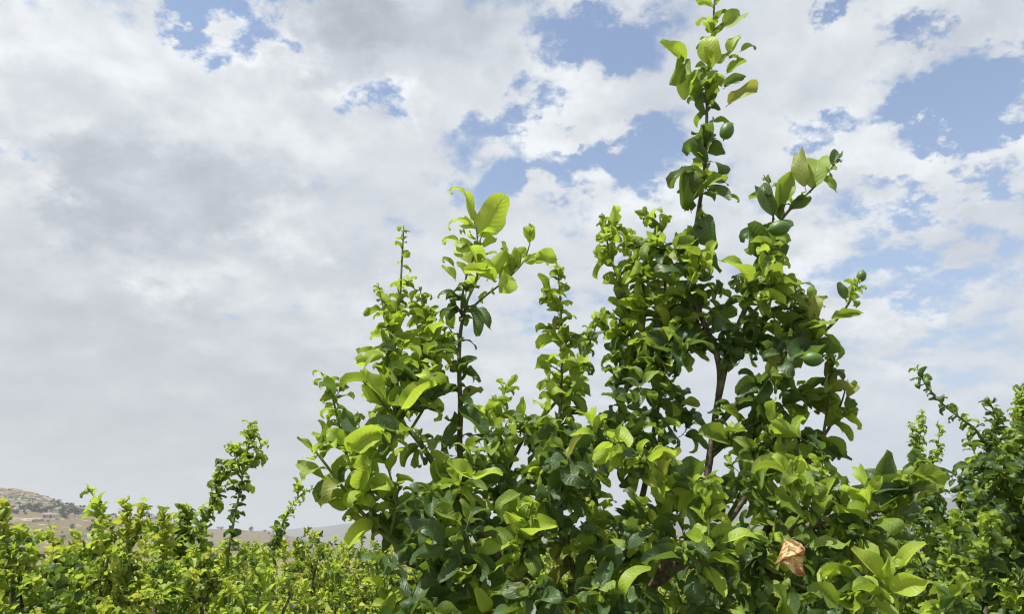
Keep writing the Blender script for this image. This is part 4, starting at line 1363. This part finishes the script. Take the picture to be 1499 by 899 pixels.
for b, t in (((674, 545), (702, 556)), ((673, 572), (636, 582)), ((675, 548), (690, 520)), ((671, 520), (640, 512)), ((674, 600), (700, 640)), ((672, 620), (652, 655)), ((673, 585), (692, 600))):
    H('mature', 'cup', b, t, 2.22, 2.16, .8, .6, 1.0)
fill([(740, 700), (1050, 690), (1050, 800), (740, 800)], 14, 2.5, .15, MIX, TIPS, 1.0, .88, 0, .08, .2)
T.finish(300)

# ------------------------------------------------------------------ the other trees of the grove
def grove_tree(px, Y, label, seed, top, width, ntw, styles, tips, shoots=(), det='far', dens=1.0, sz=1.0, pale=0.0, singles=300, foot=None, depth=None, low=0.35, length=.26, skew=0.0, extra=None):
    """one tree: crown top at picture height `top` for its distance, `width` metres across"""
    base = Vector((P(px, 805, Y).x, Y, 0))
    t = Tree('lemon_tree', base, label, seed, det)
    rng = t.rng
    t.full = 1.15
    H = P(px, top, Y).z
    w = width / 2
    dp = (depth or width) / 2
    t.stem([base - Vector((0, 0, .05)), base + Vector((.03, 0, .25)), base + Vector((0, .02, .5))], .055, .045, 'trunk', BARK, 10, 4, False)
    nl = 6
    for k in range(nl):
        a = 6.283 * k / nl + rng.uniform(-.4, .4)
        r = rng.uniform(.45, .75)
        e = base + Vector((math.cos(a) * w * r + skew * .5, math.sin(a) * dp * r, H * rng.uniform(.62, .80)))
        m = base + Vector((math.cos(a) * w * r * .55, math.sin(a) * dp * r * .55, H * .42))
        t.stem([base + Vector((0, .02, .47)), m, e], .028, .008, 'branch', BARK, 6, 4)
    t.stem([base + Vector((0, .02, .47)), base + Vector((rng.uniform(-.08, .08), 0, H * .6)), base + Vector((rng.uniform(-.1, .1), 0, H * .86))], .03, .008, 'branch', BARK, 6, 4)
    t.loose = False
    for (path, r0, r1, leaves) in shoots:
        s = t.stem([P(q[0], q[1], Y + (q[2] if len(q) > 2 else 0)) for q in path], r0, r1, 'branch', GREEN_STEM, 6, 4)
        for args in leaves:
            t.leaves_on(s, *args)
    t.inner = .16
    t.loose = False
    got = []
    tries = 0
    while len(got) < ntw and tries < ntw * 30:
        tries += 1
        u = Vector((rng.uniform(-1, 1), rng.uniform(-1, 1), rng.uniform(-1, 1)))
        l = u.length
        if l > 1 or l < .45 and rng.random() < .75:
            continue
        zc = (H + low) / 2
        q = base + Vector((u.x * w + skew, u.y * dp, zc + u.z * (H - low) / 2 * (1 + .12 * rng.uniform(-1, 1))))
        if any((q - k).length < .055 for k in got):
            continue
        got.append(q)
    got.sort(key=lambda q: (q - base - Vector((0, 0, H * .5))).length)
    for q in got:
        t.twig(q, pick(rng, styles), pick(rng, tips), length, dens, sz, pale, maxlen=.6)
    for e in extra or []:
        fill(*e, T=t)
    t.finish(singles)
    return t


BUSHY = (('mid', .36), ('fresh', .22), ('pale', .30), ('mature', .12))
PALEY = (('pale', .62), ('fresh', .27), ('mid', .11))
DARKY = (('mature', .75), ('mid', .2), ('fresh', .05))
TIP2 = (('', .4), ('curl', .4), ('curlmid', .2))

# left: the tree with two tall shoots
grove_tree(318, 5.2, 'bushy lemon tree with two tall leafy shoots leaning together above its crown', 21, 786, 1.6, 250, PALEY, TIP2, [
    (((330, 850), (336, 800), (344, 755), (352, 715), (360, 672), (367, 640), (366, 620)), .012, .003, ((.2, .62, 'dark', 1.2, .75), (.55, .95, 'mid', 1.15, 1.0, .4), (.85, 1.0, 'curl', 1.2, 1.4))),
    (((356, 700), (352, 690), (345, 665), (338, 652)), .005, .002, ((.1, 1.0, 'fresh', 1.1, .95), (.7, 1.0, 'curl', 1.2, 1.4))),
    (((360, 690), (376, 668), (382, 650)), .005, .002, ((.1, 1.0, 'mid', 1.2, 1.0, .5),)),
    (((290, 850), (292, 800), (300, 760), (316, 728), (328, 700), (345, 680)), .012, .003, ((.2, .95, 'mid', 1.6, .95, .2),)),
    (((318, 725), (316, 705), (322, 688), (325, 672)), .005, .002, ((.2, 1.0, 'curlmid', 1.2, 1.3),)),
    (((268, 870), (268, 820), (270, 775), (272, 742)), .010, .003, ((.15, .9, 'mid', 1.8, 1.0), (.6, 1.0, 'curl', 1.4, 1.6), (.2, .6, 'dark', .8, 1))),
    (((238, 900), (262, 876), (292, 858), (322, 842), (348, 828)), .018, .006, ((.35, 1.0, 'mid', .7, .8, .3),)),
], dens=1.15, sz=.8)
grove_tree(170, 5.0, 'pale green lemon tree with ragged upright tips in front of the stony hill', 22, 756, 1.5, 260, PALEY, TIP2, [
    (((150, 850), (152, 800), (150, 765), (142, 735), (128, 716)), .010, .002, ((.2, .8, 'fresh', 1.2, 1.1), (.75, .97, 'mid', .5, .8), (.95, 1.0, 'curl', 2.0, 1.0))),
    (((190, 850), (188, 800), (186, 760), (182, 730)), .010, .003, ((.2, .9, 'pale', 2.0, 1.0), (.8, 1.0, 'pale', 2.0, .7))),
    (((195, 800), (203, 765), (212, 735)), .008, .003, ((.2, 1.0, 'pale', 2.0, .85),)),
    (((235, 860), (240, 810), (242, 775), (238, 748)), .009, .003, ((.1, .9, 'pale', 1.5, 1.0), (.8, 1.0, 'mid', 1.4, .8))),
], dens=1.15, sz=.8)
grove_tree(20, 4.7, 'lemon tree cut by the picture edge with a bright leafy shoot at its left', 23, 782, 1.7, 240, BUSHY, TIP2, [
    (((0, 860), (4, 810), (6, 770), (4, 738)), .010, .003, ((.1, .95, 'pale', 2.2, .95), (.8, 1.0, 'mid', 1.6, .8))),
    (((-20, 860), (-18, 800), (-12, 760)), .010, .003, ((.1, 1.0, 'mid', 1.7, 1.0),)),
    (((20, 840), (26, 800), (30, 772)), .008, .003, ((.1, 1.0, 'fresh', 1.5, .9),)),
], dens=1.15, sz=.8)
grove_tree(95, 6.6, 'rounded yellow green lemon tree below the stony hill, between two taller ones', 24, 786, 2.1, 290, PALEY, TIP2, [
    (((80, 840), (78, 800), (74, 772)), .008, .003, ((.1, 1.0, 'pale', 1.6, .9),)),
    (((110, 840), (112, 800), (108, 778)), .008, .003, ((.1, 1.0, 'pale', 1.6, .9),)),
    (((52, 850), (50, 805), (56, 778)), .008, .003, ((.1, 1.0, 'pale', 1.6, .9),)),
], low=.4, dens=1.15, sz=.8)
grove_tree(462, 7.4, 'dense small leaved lemon tree with one curved shoot pointing up to the big tree', 25, 776, 2.2, 420, PALEY, (('curl', .6), ('', .4)), [
    (((395, 830), (405, 790), (418, 758), (432, 735), (445, 722), (462, 714)), .014, .004, ((.1, .55, 'mid', 1.5, .95), (.5, 1.0, 'fresh', .9, .8))),
    (((436, 732), (436, 718), (434, 706)), .006, .003, ((.1, 1.0, 'fresh', 1.2, .8),)),
    (((528, 820), (530, 790), (528, 770)), .008, .003, ((.1, 1.0, 'fresh', 1.2, .7),)),
], sz=.70, low=.3, dens=1.25)
grove_tree(395, 9.6, 'low yellowish lemon tree far down the row, beyond the curved shoot', 26, 784, 2.4, 270, PALEY, (('curl', .6), ('', .4)), [], singles=0, sz=.78, dens=1.15)
grove_tree(560, 9.4, 'far lemon tree whose pale leaves show low between the tall tree and the dense one', 27, 786, 2.4, 270, PALEY, (('curl', .6), ('', .4)), [], singles=0, sz=.78, dens=1.15)
# beyond the tall tree, seen through its gaps
for px, Y, tp, sd, lb in ((720, 10.5, 778, 31, 'far lemon tree hidden behind the left half of the tall tree'), (910, 10.0, 776, 32, 'far lemon tree behind the trunk of the tall tree'),
                          (1090, 10.6, 776, 33, 'far lemon tree behind the right half of the tall tree')):
    grove_tree(px, Y, lb, sd, tp, 2.6, 240, PALEY, (('curl', .5), ('', .5)), [], singles=0, sz=.9)
# right
grove_tree(1340, 5.6, 'lemon tree with small curled pale tips between the tall tree and the dark one', 41, 788, 1.2, 170, PALEY, (('curl', .6), ('curlmid', .4)), [
    (((1342, 760), (1342, 700), (1346, 650), (1349, 604)), .009, .002, ((.2, .7, 'mid', 1.1, .8), (.5, 1.0, 'curl', .8, 1.3))),
    (((1345, 720), (1340, 670), (1335, 620)), .006, .002, ((.3, .8, 'curlmid', .7, 1.2), (.7, 1.0, 'curl', .8, 1.2))),
    (((1350, 740), (1362, 690), (1372, 660), (1376, 625)), .008, .002, ((.1, .8, 'curlmid', 1.1, 1.3), (.85, 1.0, 'fresh', 2.0, .7))),
    (((1355, 760), (1372, 730), (1385, 705)), .007, .002, ((.1, 1.0, 'mid', 1.2, .8),)),
], sz=.85)
grove_tree(1395, 3.1, 'leafy lower lemon tree with curled leaves in front of the dark right-hand tree', 42, 800, .6, 48, (('mature', .35), ('mid', .45), ('fresh', .2)), (('curl', .5), ('curlmid', .5)), [
    (((1385, 900), (1392, 850), (1405, 815), (1440, 800), (1470, 797)), .009, .003, ((.1, .75, 'mid', .9, .8), (.93, 1.0, 'mid', .6, .9))),
    (((1380, 880), (1390, 820), (1392, 775), (1410, 755)), .008, .003, ((.1, .95, 'mid', 1.0, .75), (.7, 1.0, 'curl', .9, 1.2))),
    (((1430, 880), (1445, 820), (1450, 780), (1448, 752)), .008, .003, ((.1, .8, 'mature', .9, .8), (.7, 1.0, 'curl', 1.0, 1.3))),
], det='near', sz=.85, low=.5, length=.2)
t = grove_tree(1488, 4.2, 'dark leaved lemon tree at the right edge with a long branch arching to the left', 43, 655, 1.45, 330, DARKY, (('', .6), ('curlmid', .4)), [
    (((1472, 780), (1468, 720), (1448, 668), (1430, 632), (1405, 612), (1378, 590), (1356, 565), (1342, 538)), .015, .003, ((.15, .5, 'mid', 1.2, .75), (.45, .95, 'mature', .95, .72), (.93, 1.0, 'mid', 1.2, .6))),
    (((1448, 668), (1456, 635), (1456, 610), (1450, 590)), .008, .003, ((.1, 1.0, 'mature', 1.5, .7),)),
    (((1440, 690), (1425, 660), (1415, 640)), .006, .002, ((.3, 1.0, 'fresh', 1.2, .6),)),
    (((1510, 760), (1505, 690), (1498, 630), (1494, 565)), .012, .003, ((.1, .8, 'mid', 1.5, .8), (.75, 1.0, 'curl', 1.2, 1.3))),
    (((1478, 760), (1480, 700), (1488, 650)), .008, .003, ((.1, 1.0, 'mature', 1.6, .8),)),
], det='near', dens=1.05, sz=.9, low=.75, extra=[
    ([(1428, 780), (1428, 690), (1440, 645), (1470, 622), (1499, 600), (1580, 600), (1580, 930), (1412, 930)], 120, 4.2, .45, DARKY, (('', .5), ('curlmid', .5)), 1.0, .9, 0, .06, .24)])
lemon(t, P(1343, 565, 4.17), Vector((-.6, 0, .6)), .034)
lemon(t, P(1357, 560, 4.17), Vector((-.2, 0, .9)), .046)
lemon(t, P(1445, 586, 4.15), Vector((0, -.3, .9)), .038)
grove_tree(1255, 8.6, 'far lemon tree below the broad grey hill, just right of the tall tree', 44, 799, 2.2, 240, PALEY, (('curl', .6), ('', .4)), [], singles=0, sz=.9)
grove_tree(1440, 9.5, 'far pale lemon tree glimpsed beneath the dark tree at the right edge', 45, 790, 2.4, 220, BUSHY, (('curl', .6), ('', .4)), [], singles=0, sz=.9)

# ------------------------------------------------------------------ the damp air
hz = bpy.data.meshes.new('haze')
a, b, c0, c1 = 9100.0, 9100.0, -4.0, 260.0
hz.from_pydata([(-a, -b, c0), (a, -b, c0), (a, b, c0), (-a, b, c0), (-a, -b, c1), (a, -b, c1), (a, b, c1), (-a, b, c1)], [], [(0, 3, 2, 1), (4, 5, 6, 7), (0, 1, 5, 4), (1, 2, 6, 5), (2, 3, 7, 6), (3, 0, 4, 7)])
m, g = material('haze')
vol = g.new('ShaderNodeVolumePrincipled')
vol.inputs['Color'].default_value = (.86, .92, 1.0, 1)
vol.inputs['Density'].default_value = HAZE
vol.inputs['Anisotropy'].default_value = 0.2
o = g.new('ShaderNodeOutputMaterial')
g.put(o.inputs['Volume'], vol.outputs[0])
hz.materials.append(m)
haze = link(bpy.data.objects.new('haze', hz))
haze['kind'] = 'stuff'
